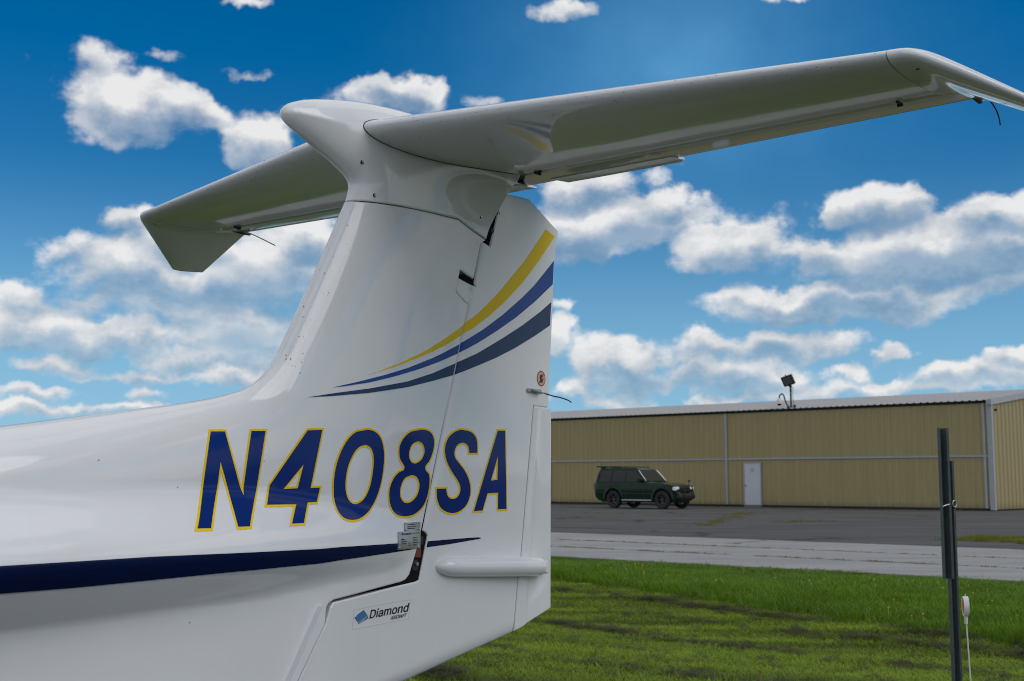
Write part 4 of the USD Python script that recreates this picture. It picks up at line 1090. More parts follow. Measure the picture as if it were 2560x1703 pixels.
part("trim_tab", body(TAB, tab_G, 0.010, soft=0.003), WHITE)
part("tail_fairing", body(FAIR, fair_G, 0.014, outline=(FAIR_LINE,)), WHITE)
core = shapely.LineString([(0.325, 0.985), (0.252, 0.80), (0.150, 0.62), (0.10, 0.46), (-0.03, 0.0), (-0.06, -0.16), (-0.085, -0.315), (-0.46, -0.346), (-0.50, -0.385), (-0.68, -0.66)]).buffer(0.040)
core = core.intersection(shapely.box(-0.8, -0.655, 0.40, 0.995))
part("hinge_core", body(core, lambda x, z: np.maximum(np.minimum(0.027 + 0 * z, tail_H(x, z) - 0.008 + 1.0 * (np.asarray(z) > 0.84)), 0.008) ** 2, 0.02, soft=0), GAP_SHADE)  # dark fill, nearly flush; its colour stands in for shade in the hinge gaps
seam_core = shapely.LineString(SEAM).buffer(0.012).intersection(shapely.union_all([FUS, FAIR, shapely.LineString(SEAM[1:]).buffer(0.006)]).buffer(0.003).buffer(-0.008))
part("seam_core", body(seam_core, lambda x, z: np.maximum(tail_H(x, z) - 0.006, 0) ** 2, 0.012, soft=0), SEAM_SHADE)
tab_core = shapely.LineString([(0.5675, 0.262), (0.5285, 0.0028), (0.4896, -0.2596), (0.4676, -0.3618), (0.4532, -0.46), (0.4460, -0.515)]).buffer(0.008)
part("tab_hinge", body(tab_core, lambda x, z: np.maximum(tail_H(x, z) - 0.004, 0.002) ** 2, 0.01, soft=0), SEAM_SHADE)


# ---- horizontal tail
def loft(rings, close=True):
    """Closed sections of equal length, first to last, with capped ends."""
    R = np.asarray(rings, float)
    k, n = R.shape[:2]
    i, j = np.meshgrid(np.arange(k - 1), np.arange(n), indexing="ij")
    q = np.stack([i * n + j, i * n + (j + 1) % n, (i + 1) * n + (j + 1) % n, (i + 1) * n + j], -1).reshape(-1, 4)
    f = [q[:, [0, 1, 2]], q[:, [0, 2, 3]]]
    v = np.vstack([R.reshape(-1, 3), R[0].mean(0)[None], R[-1].mean(0)[None]])
    j = np.arange(n)
    f.append(np.stack([np.full(n, k * n), (j + 1) % n, j], 1))
    f.append(np.stack([np.full(n, k * n + 1), (k - 1) * n + j, (k - 1) * n + (j + 1) % n], 1))
    m = trimesh.Trimesh(v, np.vstack(f), process=False)
    m.fix_normals()
    return m


def mirror(m):
    m = m.copy()
    m.vertices = m.vertices * [1, -1, 1]
    m.invert()
    return m


XH = 0.398
cosine = lambda n: (1 - np.cos(np.linspace(0, np.pi / 2, n))) ** 1.0


def stab_ring(y):
    le = wing_le(y)
    u = np.unique(np.concatenate([cosine(36)[:-1] * 0.94, np.linspace(0.94, 1.0, 8)]))
    x = le + (XH - le) * u
    t = wing_t(x, y)
    s = np.clip((x - (XH - 0.034)) / 0.034, 0, 1)
    lip = 0.46 * t * s**2.2
    zc = wing_z(x)
    lo = np.stack([x, np.full_like(x, y), zc - t + lip], 1)
    up = np.stack([x, np.full_like(x, y), zc + t - 0.4 * lip], 1)
    return np.vstack([lo[::-1], up[1:]])


left = loft([stab_ring(y) for y in -np.linspace(0.02, 1.549, 24)])
lump("stabiliser", left, WHITE, smooth=50, label="near half of the tailplane")
lump("stabiliser", mirror(left), WHITE, smooth=50, label="far half of the tailplane")


def elev_ring(y):
    te = wing_te(y)
    x0 = 0.4045
    u = np.unique(np.concatenate([np.linspace(0, 0.16, 10) ** 1.0, np.linspace(0.16, 1, 14)]))
    x = x0 + (te - x0) * u
    d = x - x0
    t = np.maximum(wing_t(x, y) * 0.97, 0.0022)
    t = t * np.sqrt(np.maximum(1 - (1 - np.minimum(d / 0.030, 1)) ** 2, 0)) * 0.995 + 1e-4
    zc = wing_z(x)
    lo = np.stack([x, np.full_like(x, y), zc - t], 1)
    up = np.stack([x, np.full_like(x, y), zc + t], 1)
    return np.vstack([lo[::-1], up])


elev = lump("elevator", loft([elev_ring(y) for y in np.concatenate([-np.linspace(1.596, 0.0, 26), np.linspace(0.06, 1.596, 25)])]), WHITE, smooth=50)
for s in (-1, 1):
    rings = []
    for a, x1 in ((0.075, 0.703), (0.20, 0.704), (0.40, 0.701), (0.560, 0.697), (0.585, 0.672)):
        y = s * a
        x = np.array([0.585, 0.60, 0.64, x1 - 0.004, x1])
        t = np.array([wing_t(0.585, y) + 0.003, wing_t(0.60, y) + 0.004, 0.0065, 0.0030, 0.0012])
        z = wing_z(x)
        rings.append(np.vstack([np.stack([x, np.full(5, y), z - t], 1)[::-1], np.stack([x, np.full(5, y), z + t], 1)]))
    lump("elevator_tab", loft(rings if s < 0 else rings[::-1]), WHITE, elev, smooth=25)


def cap_ring(y):
    a = abs(y)
    k = np.clip((a - 1.612) / (1.905 - 1.612), 0, 1)
    le = wing_le(min(a, 1.61)) + (0.412 - wing_le(1.61)) * k
    te = 0.588 - 0.006 * k
    drop = -0.150 * k
    # soft knee
    b = np.clip(1 - abs(a - 1.612) / 0.035, 0, 1)
    le, drop = le + 0.011 * b * b, drop - 0.004 * b * b
    u = np.unique(np.concatenate([1 - np.cos(np.linspace(0, np.pi / 2, 24)), np.linspace(0.7, 1, 6)]))
    x = le + (te - le) * u
    t = (0.105 - 0.02 * k) * (te - le) * naca(u) * 0.98 + 0.0012
    zc = wing_z(x) + drop
    n = np.array([0, math.sin(math.radians(24) * min(k * 4, 1)), math.cos(math.radians(24) * min(k * 4, 1))])
    c = np.stack([x, np.full_like(x, a), zc], 1)
    r = np.vstack([(c - t[:, None] * n)[::-1], (c + t[:, None] * n)[1:]])
    return r * [1, -1, 1]


capm = loft([cap_ring(y) for y in np.concatenate([np.linspace(1.5525, 1.58, 3), np.linspace(1.59, 1.66, 12), np.linspace(1.69, 1.89, 9), [1.898, 1.905]])])
man = manifold3d.Manifold(manifold3d.Mesh(np.asarray(capm.vertices, np.float32), np.asarray(capm.faces, np.uint32)))
cut = manifold3d.Manifold.cube((1.0, 0.5, 1.0), True).translate((0.4035 + 0.5, -1.6035 + 0.25, 1.1))
mm = (man - cut).to_mesh() if not man.is_empty() else None
capm = trimesh.Trimesh(mm.vert_properties[:, :3], mm.tri_verts, process=False) if mm is not None and len(mm.tri_verts) else capm
lump("stabiliser_tip", capm, WHITE, smooth=40, label="near drooped tip of the tailplane")
lump("stabiliser_tip", mirror(capm), WHITE, smooth=40, label="far drooped tip of the tailplane")
fill_l = cat(*[loft([np.array([(x, y, wing_z(x) + dz) for x, dz in zip(*(lambda X: (np.concatenate([X[::-1], X]), np.concatenate([-(wing_t(X, y) - 0.004)[::-1], wing_t(X, y) - 0.004])))(np.linspace(wing_le(y) + 0.012, XH - 0.02, 12)))]) for y in (-1.54, -1.56)])])
lump("tip_seam", fill_l, SEAM_SHADE, smooth=False)
lump("tip_seam", mirror(fill_l), SEAM_SHADE, smooth=False)

# dark tube standing in for the shaded joint between the tailplane and the fairing
for s in (-1, 1):
    pts = []
    for x in np.concatenate([np.linspace(0.34, -0.30, 26), -0.30 - 0.0795 * np.sin(np.linspace(0.1, np.pi / 2, 14))]):
        y, z = 0.09, 1.04
        for _ in range(60):
            z = wing_z(x) - wing_t(x, y)
            y = 0.5 * y + 0.5 * float(fair_H(x, z))
        pts.append((x, s * (y + 0.0005), float(z)))
    up = []
    for x, y, z in pts[::-1][1:22]:
        yy, zz = abs(y), z
        for _ in range(60):
            zz = wing_z(x) + wing_t(x, yy)
            yy = 0.5 * yy + 0.5 * float(fair_H(x, zz))
        up.append((x, s * (yy + 0.0005), float(zz)))
    lump("root_seam", tube(np.array(pts + up), 0.0019, 6), SEAM_SHADE, smooth=True)

# hinge fittings under the tailplane and the cable horn at its root
for s in (-1, 1):
    for a in (0.155, 1.44):
        lump("hinge_bracket", cat(rbox(0.372, 0.414, s * a - 0.003, s * a + 0.003, 1.060 + 0.008 * (a > 1), 1.082, 0.003), cyl((0.402, s * a - 0.008, 1.070), (0.402, s * a + 0.008, 1.070), 0.005, 10)), BLACKP)
    lump("elevator_horn", cat(rbox(0.400, 0.445, s * 0.060 - 0.003, s * 0.060 + 0.003, 1.048, 1.085, 0.003), cyl((0.425, s * 0.05, 1.058), (0.425, s * 0.075, 1.058), 0.006, 10)), BLACKP)
    lump("bolt", cyl((0.425, s * 0.074, 1.058), (0.425, s * 0.080, 1.058), 0.009, 8), STEEL)


# ---- painted markings and small fittings on the skin
def decal(name, poly, G, mat, off=0.0012, parent=plane, grid=0.012, label=None, rings=((0.0, 0.006), (0.004, 0.009))):
    out = None
    for p in getattr(poly, "geoms", [poly]):
        if p.is_empty or p.geom_type != "Polygon" or p.area < 1e-7:
            continue
        V, F, N = body(p, G, grid, off=off, soft=0, sides=(-1,), rings=rings)
        ed = np.vstack([F[:, [0, 1]], F[:, [1, 2]], F[:, [2, 0]]])
        _, first, count = np.unique(np.sort(ed, 1), axis=0, return_index=True, return_counts=True)
        rim = ed[first[count == 1]]
        d = V[rim[:, 1]] - V[rim[:, 0]]
        nn = np.cross(d, N[rim[:, 0]])
        nn /= np.linalg.norm(nn, axis=1, keepdims=True) + 1e-12
        q = np.stack([V[rim[:, 0]], V[rim[:, 1]], V[rim[:, 1]] - N[rim[:, 1]] * (off + 0.0005), V[rim[:, 0]] - N[rim[:, 0]] * (off + 0.0005)], 1).reshape(-1, 3)
        i = len(V) + np.arange(len(rim))[:, None] * 4
        F = np.vstack([F, i + np.array([[0, 2, 1]]), i + np.array([[0, 3, 2]])])
        V, N = np.vstack([V, q]), np.vstack([N, np.repeat(nn, 4, 0)])
        if out is None:
            out = [V, F, N]
        else:
            out = [np.vstack([out[0], V]), np.vstack([out[1], F + len(out[0])]), np.vstack([out[2], N])]
    return part(name, out, mat, parent, label) if out else None


for ch in "N408SA":
    rings = []
    i = 0
    while f"letter_{ch}_{i}" in MARK:
        r = np.array(MARK[f"letter_{ch}_{i}"])
        if ch in "08":
            r = catmull(np.vstack([r[-2:], r, r[:2]]), 5)[10:-10]
        elif ch == "S":
            n_ = len(r)
            out_ = []
            for k_ in range(n_):
                p0, p1, p2, p3 = r[k_ - 1], r[k_], r[(k_ + 1) % n_], r[(k_ + 2) % n_]
                c1 = abs(np.cross(p1 - p0, p2 - p1)) / (np.linalg.norm(p1 - p0) * np.linalg.norm(p2 - p1)) > 0.80
                c2 = abs(np.cross(p2 - p1, p3 - p2)) / (np.linalg.norm(p2 - p1) * np.linalg.norm(p3 - p2)) > 0.80
                q0 = p1 * 2 - p2 if c1 else p0
                q3 = p2 * 2 - p1 if c2 else p3
                for t in np.linspace(0, 1, 5, endpoint=False):
                    out_.append(0.5 * (2 * p1 + (p2 - q0) * t + (2 * q0 - 5 * p1 + 4 * p2 - q3) * t**2 + (3 * p1 - q0 - 3 * p2 + q3) * t**3))
            r = np.array(out_)
        rings.append(r)
        i += 1
    poly = shapely.Polygon(rings[0], rings[1:]).buffer(0)
    G = rudder_G if ch in "SA" else tail_G
    m = decal("registration_letter", poly, G, YELLOW, 0.0012, label=f"yellow-edged blue {'digit' if ch.isdigit() else 'letter'} {ch}")
    decal("letter_face", poly.buffer(-0.0062, join_style="mitre"), G, LETTER, 0.0018, m)

for key, mat, lab in (("swoosh_yellow", YELLOW, "yellow swoosh"), ("swoosh_blue", BLUE, "blue swoosh"), ("swoosh_navy", NAVY2, "slate navy swoosh")):
    r = np.array(MARK[key])
    sw = shapely.Polygon(r).buffer(0)
    sw = sw.buffer(0.004, join_style="mitre").buffer(-0.004, join_style="mitre")
    decal("swoosh_stripe", sw.intersection(FUS.buffer(-0.003)), tail_G, mat, 0.0012, label=lab + " on the fin")
    decal("swoosh_stripe", sw.intersection(RUD.buffer(-0.003)), rudder_G, mat, 0.0012, label=lab + " on the rudder")
st = np.array(MARK["stripe_fus"])
ext = shapely.Polygon(np.vstack([st[1:-1], [(-3.3, -0.20), (-3.3, -0.30)]])).buffer(0)
decal("waist_stripe", ext, tail_G, NAVY, 0.0012, grid=0.012)
decal("waist_stripe", shapely.Polygon(MARK["stripe_rud"]).buffer(0).intersection(RUD.buffer(-0.003)), rudder_G, NAVY, 0.0012)

# data plates
for key, lab in (("plate_low", "larger metal data plate"), ("plate_up", "smaller metal data plate")):
    q = np.array(MARK[key])
    pl = decal("data_plate", shapely.Polygon(q).buffer(-0.001).buffer(0.001), tail_G, ALU, 0.004, label=lab)
    pt = lambda u, v: q[3] * (1 - u) * (1 - v) + q[2] * u * (1 - v) + q[0] * (1 - u) * v + q[1] * u * v
    for u, v in ((0.07, 0.09), (0.93, 0.09), (0.07, 0.91), (0.93, 0.91)):
        c = pt(u, v)
        h = float(tail_H(c[0], c[1]))
        lump("rivet", trimesh.creation.icosphere(1, 0.0032).apply_scale((1, 0.6, 1)).apply_translation((c[0], -h - 0.0045, c[1])), STEEL, pl)
    if key == "plate_low":
        rows_ = [("DIAMOND", 0.27, 0.80, 0.32, 0.10), ("MODEL:", 0.12, 0.52, 0.17, 0.07), ("SERIAL NO:", 0.12, 0.40, 0.25, 0.07), ("TYPE CERT:", 0.12, 0.28, 0.25, 0.07), ("DA 40", 0.68, 0.57, 0.16, 0.07)]
        bars = [(0.62, 0.855, 0.26, 0.018), (0.62, 0.815, 0.26, 0.018), (0.68, 0.44, 0.18, 0.05), (0.68, 0.31, 0.22, 0.05), (0.68, 0.18, 0.15, 0.05), (0.47, 0.30, 0.06, 0.05), (0.47, 0.18, 0.08, 0.05)]
        dia = shapely.Polygon([pt(0.13, 0.85), pt(0.19, 0.92), pt(0.25, 0.85), pt(0.19, 0.78)])
        decal("emblem", dia, tail_G, INK, 0.0046, pl)
    else:
        rows_ = [("Converted to", 0.18, 0.66, 0.46, 0.15), ("Model DA 40", 0.18, 0.40, 0.56, 0.15)]
        bars = [(0.18, 0.16, 0.5, 0.12)]
    for text, u, v, w, hgt in rows_:
        tm = meshkit.text_mesh(text, 1.0, 0.001, True)
        b = tm.bounds
        uv = (tm.vertices[:, :2] - b[0, :2]) / (b[1, :2] - b[0, :2])
        P = np.array([pt(u + w * s_, v + hgt * t_) for s_, t_ in uv])
        hh = tail_H(P[:, 0], P[:, 1])
        tm.vertices = np.stack([P[:, 0], -hh - 0.0043 - 0.0004 * (tm.vertices[:, 2] > 0.0005), P[:, 1]], 1)
        lump("engraved_text", tm, INK, pl, smooth=False)
    for u, v, w, hgt in bars:
        decal("engraved_line", shapely.Polygon([pt(u, v), pt(u + w, v), pt(u + w, v + hgt), pt(u, v + hgt)]), tail_G, INK, 0.0046, pl)

# maker's decal on the lower rudder
q = np.array(MARK["logo_border"])
bp = shapely.Polygon(q).buffer(-0.004).buffer(0.004)
lg = decal("maker_decal", bp.difference(bp.buffer(-0.0011)), rudder_G, CLEAR_RIM, 0.0006, label="maker's decal with blue diamond and black lettering")
d = np.array(MARK["logo_diamond"])
decal("emblem", shapely.Polygon(d), rudder_G, LOGO, 0.0008, lg)
ax_, bx_ = d[1] - d[0], d[3] - d[0]
for k in range(9):                                               # raked bars below and above the solid diamond
    t = k / 9
    a0 = d[1] + (d[2] - d[1]) * (t + 0.03)
    ln = (0.12 + 0.5 * t) * (d[1] - d[0])
    w = (d[2] - d[1]) * 0.055
    decal("emblem_bar", shapely.Polygon([a0, a0 + w, a0 + w + ln * 0.55 + np.array([0.002, -0.006]), a0 + ln * 0.55 + np.array([0.002, -0.006])]).buffer(0), rudder_G, LOGOD if k > 5 else LOGO, 0.0008, lg)
    b0 = d[0] + (d[3] - d[0]) * (0.2 + 0.75 * t)
    decal("emblem_bar", shapely.Polygon([b0, b0 + w, b0 + w - ln * 0.10 + np.array([0.004, 0.004]), b0 - ln * 0.10 + np.array([0.004, 0.004])]).buffer(0), rudder_G, LOGO, 0.0008, lg)
for key, text in (("logo_word", "Diamond"), ("logo_small", "AIRCRAFT")):
    q = np.array(MARK[key])
    tm = meshkit.text_mesh(text, 1.0, 0.001, True)
    b = tm.bounds
    uv = (tm.vertices[:, :2] - b[0, :2]) / (b[1, :2] - b[0, :2])
    P = q[0] * ((1 - uv[:, :1]) * (1 - uv[:, 1:])) + q[1] * (uv[:, :1] * (1 - uv[:, 1:])) + q[2] * (uv[:, :1] * uv[:, 1:]) + q[3] * ((1 - uv[:, :1]) * uv[:, 1:])
    hh = np.sqrt(rudder_G(P[:, 0], P[:, 1]))
    tm.vertices = np.stack([P[:, 0], -hh - 0.0004 - 0.0005 * (tm.vertices[:, 2] > 0.0005), P[:, 1]], 1)
    lump("lettering", tm, INK, lg, smooth=False)

# do-not-push sign on the rudder
c = np.array(MARK["hand_c"][0])
circ = shapely.Point(*c).buffer(0.0285, 24)
hs = decal("warning_decal", circ, rudder_G, RED, 0.0006, label="round no-hands warning decal")
decal("disc", shapely.Point(*c).buffer(0.0240, 24), rudder_G, CREAM, 0.0009, hs)
hand = [(-0.35, -0.62), (-0.42, 0.05), (-0.44, 0.45), (-0.30, 0.47), (-0.27, 0.10), (-0.25, 0.62), (-0.10, 0.64), (-0.08, 0.12), (-0.05, 0.68), (0.10, 0.68), (0.11, 0.12), (0.14, 0.60), (0.27, 0.58), (0.26, 0.02), (0.28, -0.18),
        (0.52, 0.10), (0.64, 0.02), (0.40, -0.40), (0.25, -0.66)]
decal("hand_print", shapely.Polygon(np.array(hand) * 0.0235 + c), rudder_G, INK, 0.0012, hs)
a_ = np.radians(48)
dv, wv = np.array([np.cos(a_), np.sin(a_)]), np.array([-np.sin(a_), np.cos(a_)]) * 0.0022
decal("slash", shapely.Polygon([c - dv * 0.0255 - wv, c + dv * 0.0255 - wv, c + dv * 0.0255 + wv, c - dv * 0.0255 + wv]), rudder_G, RED, 0.0015, hs)

# raised strip along the ventral edge
p0, p1 = np.array([-0.5290, -0.3560]), np.array([-0.700, -0.6925])
ed_ = np.array([(-0.519, -0.4054), (-0.6194, -0.5504)])
strip = shapely.Polygon([(-0.5330, -0.3545), (-0.5215, -0.3575), (-0.5275, -0.4040), (-0.6265, -0.5480), (-0.715, -0.677), (-0.742, -0.677), (-0.6500, -0.5440)])
sp = decal("edge_strip", strip, tail_G, WHITE, 0.020, label="raised white strip along the ventral edge")

# actuator fairing of the trim tab
prof = [(0.0, 0.0)] + [(0.033 * math.sqrt(1 - (1 - t) ** 2), 0.10 * t) for t in np.linspace(0.04, 1, 12)] + [(0.0345, 0.30), (0.0345, 0.47), (0.034, 0.545), (0.031, 0.560), (0.022, 0.565), (0.0, 0.565)]
fr = trimesh.creation.revolve(prof, sections=40)
fr.vertices = np.stack([fr.vertices[:, 2], fr.vertices[:, 0] * 1.15, fr.vertices[:, 1]], 1)
fr.fix_normals()
fr.apply_transform(trimesh.transformations.rotation_matrix(math.radians(3.1), [0, 1, 0]))
fr.apply_translation((0.005, -0.030, -0.276))
af = lump("actuator_fairing", fr, WHITE, smooth=45)
lump("link_block", rbox(0.560, 0.600, -0.052, -0.008, -0.332, -0.286, 0.006), WHITE, af)
lump("push_rod", cyl((0.575, -0.035, -0.318), (0.63, -0.020, -0.322), 0.005, 8), STEEL, af)

# hardware in the hinge slots
for z0, z1, m_ in ((-0.205, -0.178, BLACKP), (-0.245, -0.209, COPPER), (-0.285, -0.250, BLACKP)):
    xm = ht((z0 + z1) / 2) + 0.008
    lump("hinge_fitting", rbox(xm - 0.014, xm + 0.014, -0.033, 0.026, z0, z1, 0.004), m_)
lump("bolt", cyl((ht(-0.262) + 0.006, -0.040, -0.262), (ht(-0.262) + 0.006, 0.03, -0.262), 0.006, 8), STEEL)
for x, z in ((0.120, 0.690), (0.300, 0.860), (0.324, 0.93)):
    lump("hinge_fitting", rbox(x - 0.010, x + 0.018, -0.030, 0.018, z - 0.008, z + 0.008, 0.003), BLACKP)


# static wicks
def wick(pts, y, base):
    m = [tube(np.array([(x, y_, z) for x, y_, z in pts]), np.linspace(0.0028, 0.0016, len(pts)), 6)]
    return cat(*m)


w0, w1 = np.array(MARK["wick"])
h0 = float(np.sqrt(rudder_G(*w0)))
hb = lump("static_wick_base", cat(rbox(w0[0] - 0.006, w1[0] + 0.004, -h0 - 0.009, -h0 + 0.002, w1[1] - 0.001, w0[1] + 0.006, 0.003), cyl((w0[0] + 0.012, -h0 - 0.013, w0[1]), (w1[0], -h0 - 0.010, w1[1]), 0.004, 8)), ALU)
pts = [(w1[0] - 0.01, -h0 - 0.009, w1[1] + 0.001)] + [tuple(p) for p in MARK["wick_wire"]]
lump("static_wick", tube(catmull(pts, 5), 0.0024, 6), BLACKP, smooth=True)
for s, pp in ((-1, [(0.600, 1.606, 1.128), (0.640, 1.607, 1.124), (0.700, 1.608, 1.123), (0.745, 1.609, 1.112), (0.772, 1.610, 1.093), (0.785, 1.610, 1.070)]), (1, [(0.560, 1.606, 1.108), (0.62, 1.607, 1.100), (0.68, 1.608, 1.088), (0.740, 1.610, 1.075), (0.757, 1.610, 1.071)])):
    lump("static_wick", tube(catmull([(x, s * y, z) for x, y, z in pp], 5), 0.0024, 6), BLACKP, smooth=True)
    lump("static_wick_base", rbox(0.50, 0.605, s * 1.606 - 0.007, s * 1.606 + 0.007, 1.092, 1.103, 0.003), BLACKP)
    for x, a in ((0.09, 1.60), (0.20, 1.595), (0.31, 1.60)):
        z = float(wing_z(x) - wing_t(x, 1.58))
        lump("screw", cyl((x, s * (a - 0.0), z - 0.002), (x, s * a, z + 0.004), 0.006, 8), BLACKP)
for x, z in MARK["screws"]:
    h = float(fair_H(x, z))
    lump("screw", cyl((x, -h - 0.002, z), (x, -h + 0.006, z), 0.0042, 10), STEEL)
    lump("screw_well", cyl((x, -h - 0.0008, z), (x, -h + 0.004, z), 0.0066, 12), BLACKP)
for u_, v_ in ((-1.29, 0.045), (-0.75, 0.05), (-0.98, -0.36), (-1.05, -0.02)):
    h = float(tail_H(u_, v_))
    lump("skin_speck", cyl((u_, -h - 0.0007, v_), (u_, -h + 0.002, v_), 0.0017, 6), INK)

# insects stuck to the leading edges
g = np.random.default_rng(5)
sp = []
for _ in range(260):
    s = g.choice((-1, 1))
    y = s * g.uniform(0.15, 1.53)
    le = wing_le(y)
    x = le + 0.0006 + 0.075 * g.uniform() ** 2.2
    lo = g.uniform() < 0.75
    z = wing_z(x) + (-1 if lo else 1) * wing_t(x, y)
    b = trimesh.creation.icosphere(0, g.uniform(0.0007, 0.0020))
    b.apply_scale((1, g.uniform(0.7, 1.4), 0.6))
    sp.append(b.apply_translation((x, y, float(z))))
for _ in range(110):
    k = g.integers(0, len(TOP) - 1)
    p = TOP[k] + (TOP[k + 1] - TOP[k]) * g.uniform()
    if p[1] < 0.33 or p[1] > 0.835:
        continue
    q = p + np.array([0.87, -0.48]) * (0.002 + 0.07 * g.uniform() ** 1.6)
    h = float(tail_H(*q))
    sp.append(trimesh.creation.icosphere(0, g.uniform(0.0007, 0.0019)).apply_translation((q[0], -h, q[1])))
bug = lump("insect_marks", cat(*sp), INK, smooth=False)
tag(bug, kind="stuff")


# ---------------------------------------------------------------- on the hangar roof
def hangar_point(x, y, z=0.0):
    p = np.array(HC[:2]) + x * EX + y * EN
    return (float(p[0]), float(p[1]), z)


GALV = plain("galvanised_steel", (0.060, 0.074, 0.077), 0.42, metal=0.4, vary=0.25, scale=25, bump=0.05)
WHITEP = plain("white_plastic", (0.68, 0.68, 0.68), 0.35)
SMOKED = plain("smoked_dome", (0.01, 0.01, 0.012), 0.08)
LENS = plain("lamp_glass", (0.06, 0.06, 0.06), 0.15, spec=0.6)

fl = thing("flood_light", "black square flood light on a short pole at the hangar roof edge", "flood light", hangar_point(-9.48, 0.30, 4.70), BR)
obj("base_plate", rbox(-0.16, 0.16, -0.14, 0.14, -0.015, 0.02, 0.006), GALV, fl)
obj("pole", cyl((0, 0, 0.0), (0, 0, 0.92), 0.042, 12), BLACKP, fl)
obj("bracket", cat(cyl((0, 0, 0.74), (0, 0, 0.94), 0.052, 12, 0.045), cyl((0, 0, 0.94), (-0.02, -0.02, 1.04), 0.05, 10, 0.08), rbox(-0.12, 0.06, -0.03, 0.03, 0.98, 1.03, 0.01)), BLACKP, fl)
tilt = trimesh.transformations.rotation_matrix(math.radians(-14), [0, 1, 0]) @ trimesh.transformations.rotation_matrix(math.radians(22), [1, 0, 0])
move = trimesh.transformations.translation_matrix((-0.10, -0.05, 1.27))
hd = cat(rbox(-0.29, 0.29, -0.07, 0.07, -0.24, 0.24, 0.02), rbox(-0.22, 0.22, 0.07, 0.17, -0.17, 0.17, 0.04), rbox(-0.04, 0.0, -0.02, 0.02, 0.24, 0.31, 0.006))
hd.apply_transform(move @ tilt)
head = obj("lamp_head", hd, BLACKP, fl)
ln = rbox(-0.22, 0.22, -0.080, -0.071, -0.17, 0.17, 0.004)
ln.apply_transform(move @ tilt)
obj("lens", ln, LENS, head)
obj("cable", tube(catmull([(0.05, 0.0, 1.02), (0.12, 0.0, 0.86), (0.10, 0.0, 0.55), (0.13, 0.0, 0.28), (0.15, 0.0, 0.08), (0.13, 0.02, 0.0)], 6), 0.010, 6), BLACKP, fl, smooth=True)
obj("junction_box", rbox(0.12, 0.24, -0.05, 0.05, -0.01, 0.11, 0.01), GALV, fl)

sc = thing("security_camera", "white dome camera hung from a curved arm beside the flood light", "camera", hangar_point(-9.95, 0.20, 4.70), BR)
obj("arm", tube(catmull([(0.42, 0.05, 0.0), (0.30, 0.05, 0.10), (0.20, 0.03, 0.34), (0.14, 0.0, 0.58), (0.06, -0.03, 0.64), (-0.02, -0.08, 0.56), (-0.04, -0.10, 0.44)], 6), 0.036, 8), GALV, sc, smooth=True)
obj("housing", trimesh.creation.revolve([(0, 0.46), (0.045, 0.455), (0.07, 0.40), (0.14, 0.33), (0.16, 0.26), (0.16, 0.17), (0, 0.17)], sections=24).apply_translation((-0.04, -0.10, 0.0)), WHITEP, sc)
dm = trimesh.creation.icosphere(2, 0.105)
dm.apply_translation((-0.04, -0.10, 0.18))
obj("dome", dm, SMOKED, sc)
obj("foot", rbox(0.36, 0.50, -0.02, 0.12, -0.03, 0.02, 0.006), GALV, sc)

# ---------------------------------------------------------------- steel sign post and reflector marker
def channel(z0, z1, w=0.074, d=0.036, t=0.0045, holes=(), open_left=True):
    """A hat-section post standing along z, with oblong holes in its web."""
    a = w / 2
    outer = shapely.LineString([(-a, 0), (-a * 0.62, 0), (-a * 0.36, d), (a * 0.36, d), (a * 0.62, 0), (a, 0)]).buffer(t / 2, cap_style="flat", join_style="mitre")
    m = prism(outer, z0, z1)
    if len(holes):
        man_ = manifold3d.Manifold(manifold3d.Mesh(np.asarray(m.vertices, np.float32), np.asarray(m.faces, np.uint32)))
        for h in holes:
            c_ = manifold3d.Manifold.cube((0.011, 0.03, 0.030), True).translate((0, d, h))
            man_ = man_ - c_
        q_ = man_.to_mesh()
        m = trimesh.Trimesh(q_.vert_properties[:, :3], q_.tri_verts)
    return m


def ground_at(X, Y):
    return float(ground_z(np.array(X), np.array(Y)))


K = 0.845                                                       # the post is of the narrow pattern
PX, PY = 2.845 * K, 8.05 * K
pg = ground_at(PX, PY)
sp_ = thing("sign_post", "dark galvanised steel channel post with a shorter channel bolted on", "post", (PX, PY, pg), 0)
zt = (CAM_Z - pg) / K
hol = np.arange(0.05, 0.62, 0.066)
lower = channel(-0.3, zt + 0.122, holes=[h for h in np.arange(-0.25, zt + 0.1, 0.062)])
lower.apply_transform(trimesh.transformations.rotation_matrix(math.radians(24), [0, 0, 1]))
lower.apply_translation((0.022, 0.03, 0))
lower.apply_scale(K)
obj("lower_post", lower, GALV, sp_, smooth=20)
upper = channel(zt - 0.637, zt + 0.335, 0.082, 0.040, holes=[zt + z_ for z_ in (0.232, 0.268, 0.306)])
upper.apply_transform(trimesh.transformations.rotation_matrix(math.radians(16), [0, 0, 1]))
upper.apply_translation((-0.028, -0.020, 0))
upper.apply_scale(K)
obj("upper_post", upper, GALV, sp_, smooth=20)
obj("bolt", cat(cyl((-0.062, -0.060, zt - 0.172), (-0.010, -0.030, zt - 0.160), 0.0045, 10), cyl((-0.066, -0.062, zt - 0.1728), (-0.060, -0.058, zt - 0.1715), 0.009, 6)).apply_scale(K), STEEL, sp_)
ring = trimesh.creation.torus(0.021, 0.0042, 28, 10)
ring.apply_transform(trimesh.transformations.rotation_matrix(math.pi / 2, [1, 0, 0]) )
ring.apply_transform(trimesh.transformations.rotation_matrix(math.radians(35), [0, 0, 1]))
ring.apply_translation((0.046, 0.03, zt - 0.158))
ring.apply_scale(K)
obj("eye_ring", ring, STEEL, sp_, smooth=True)

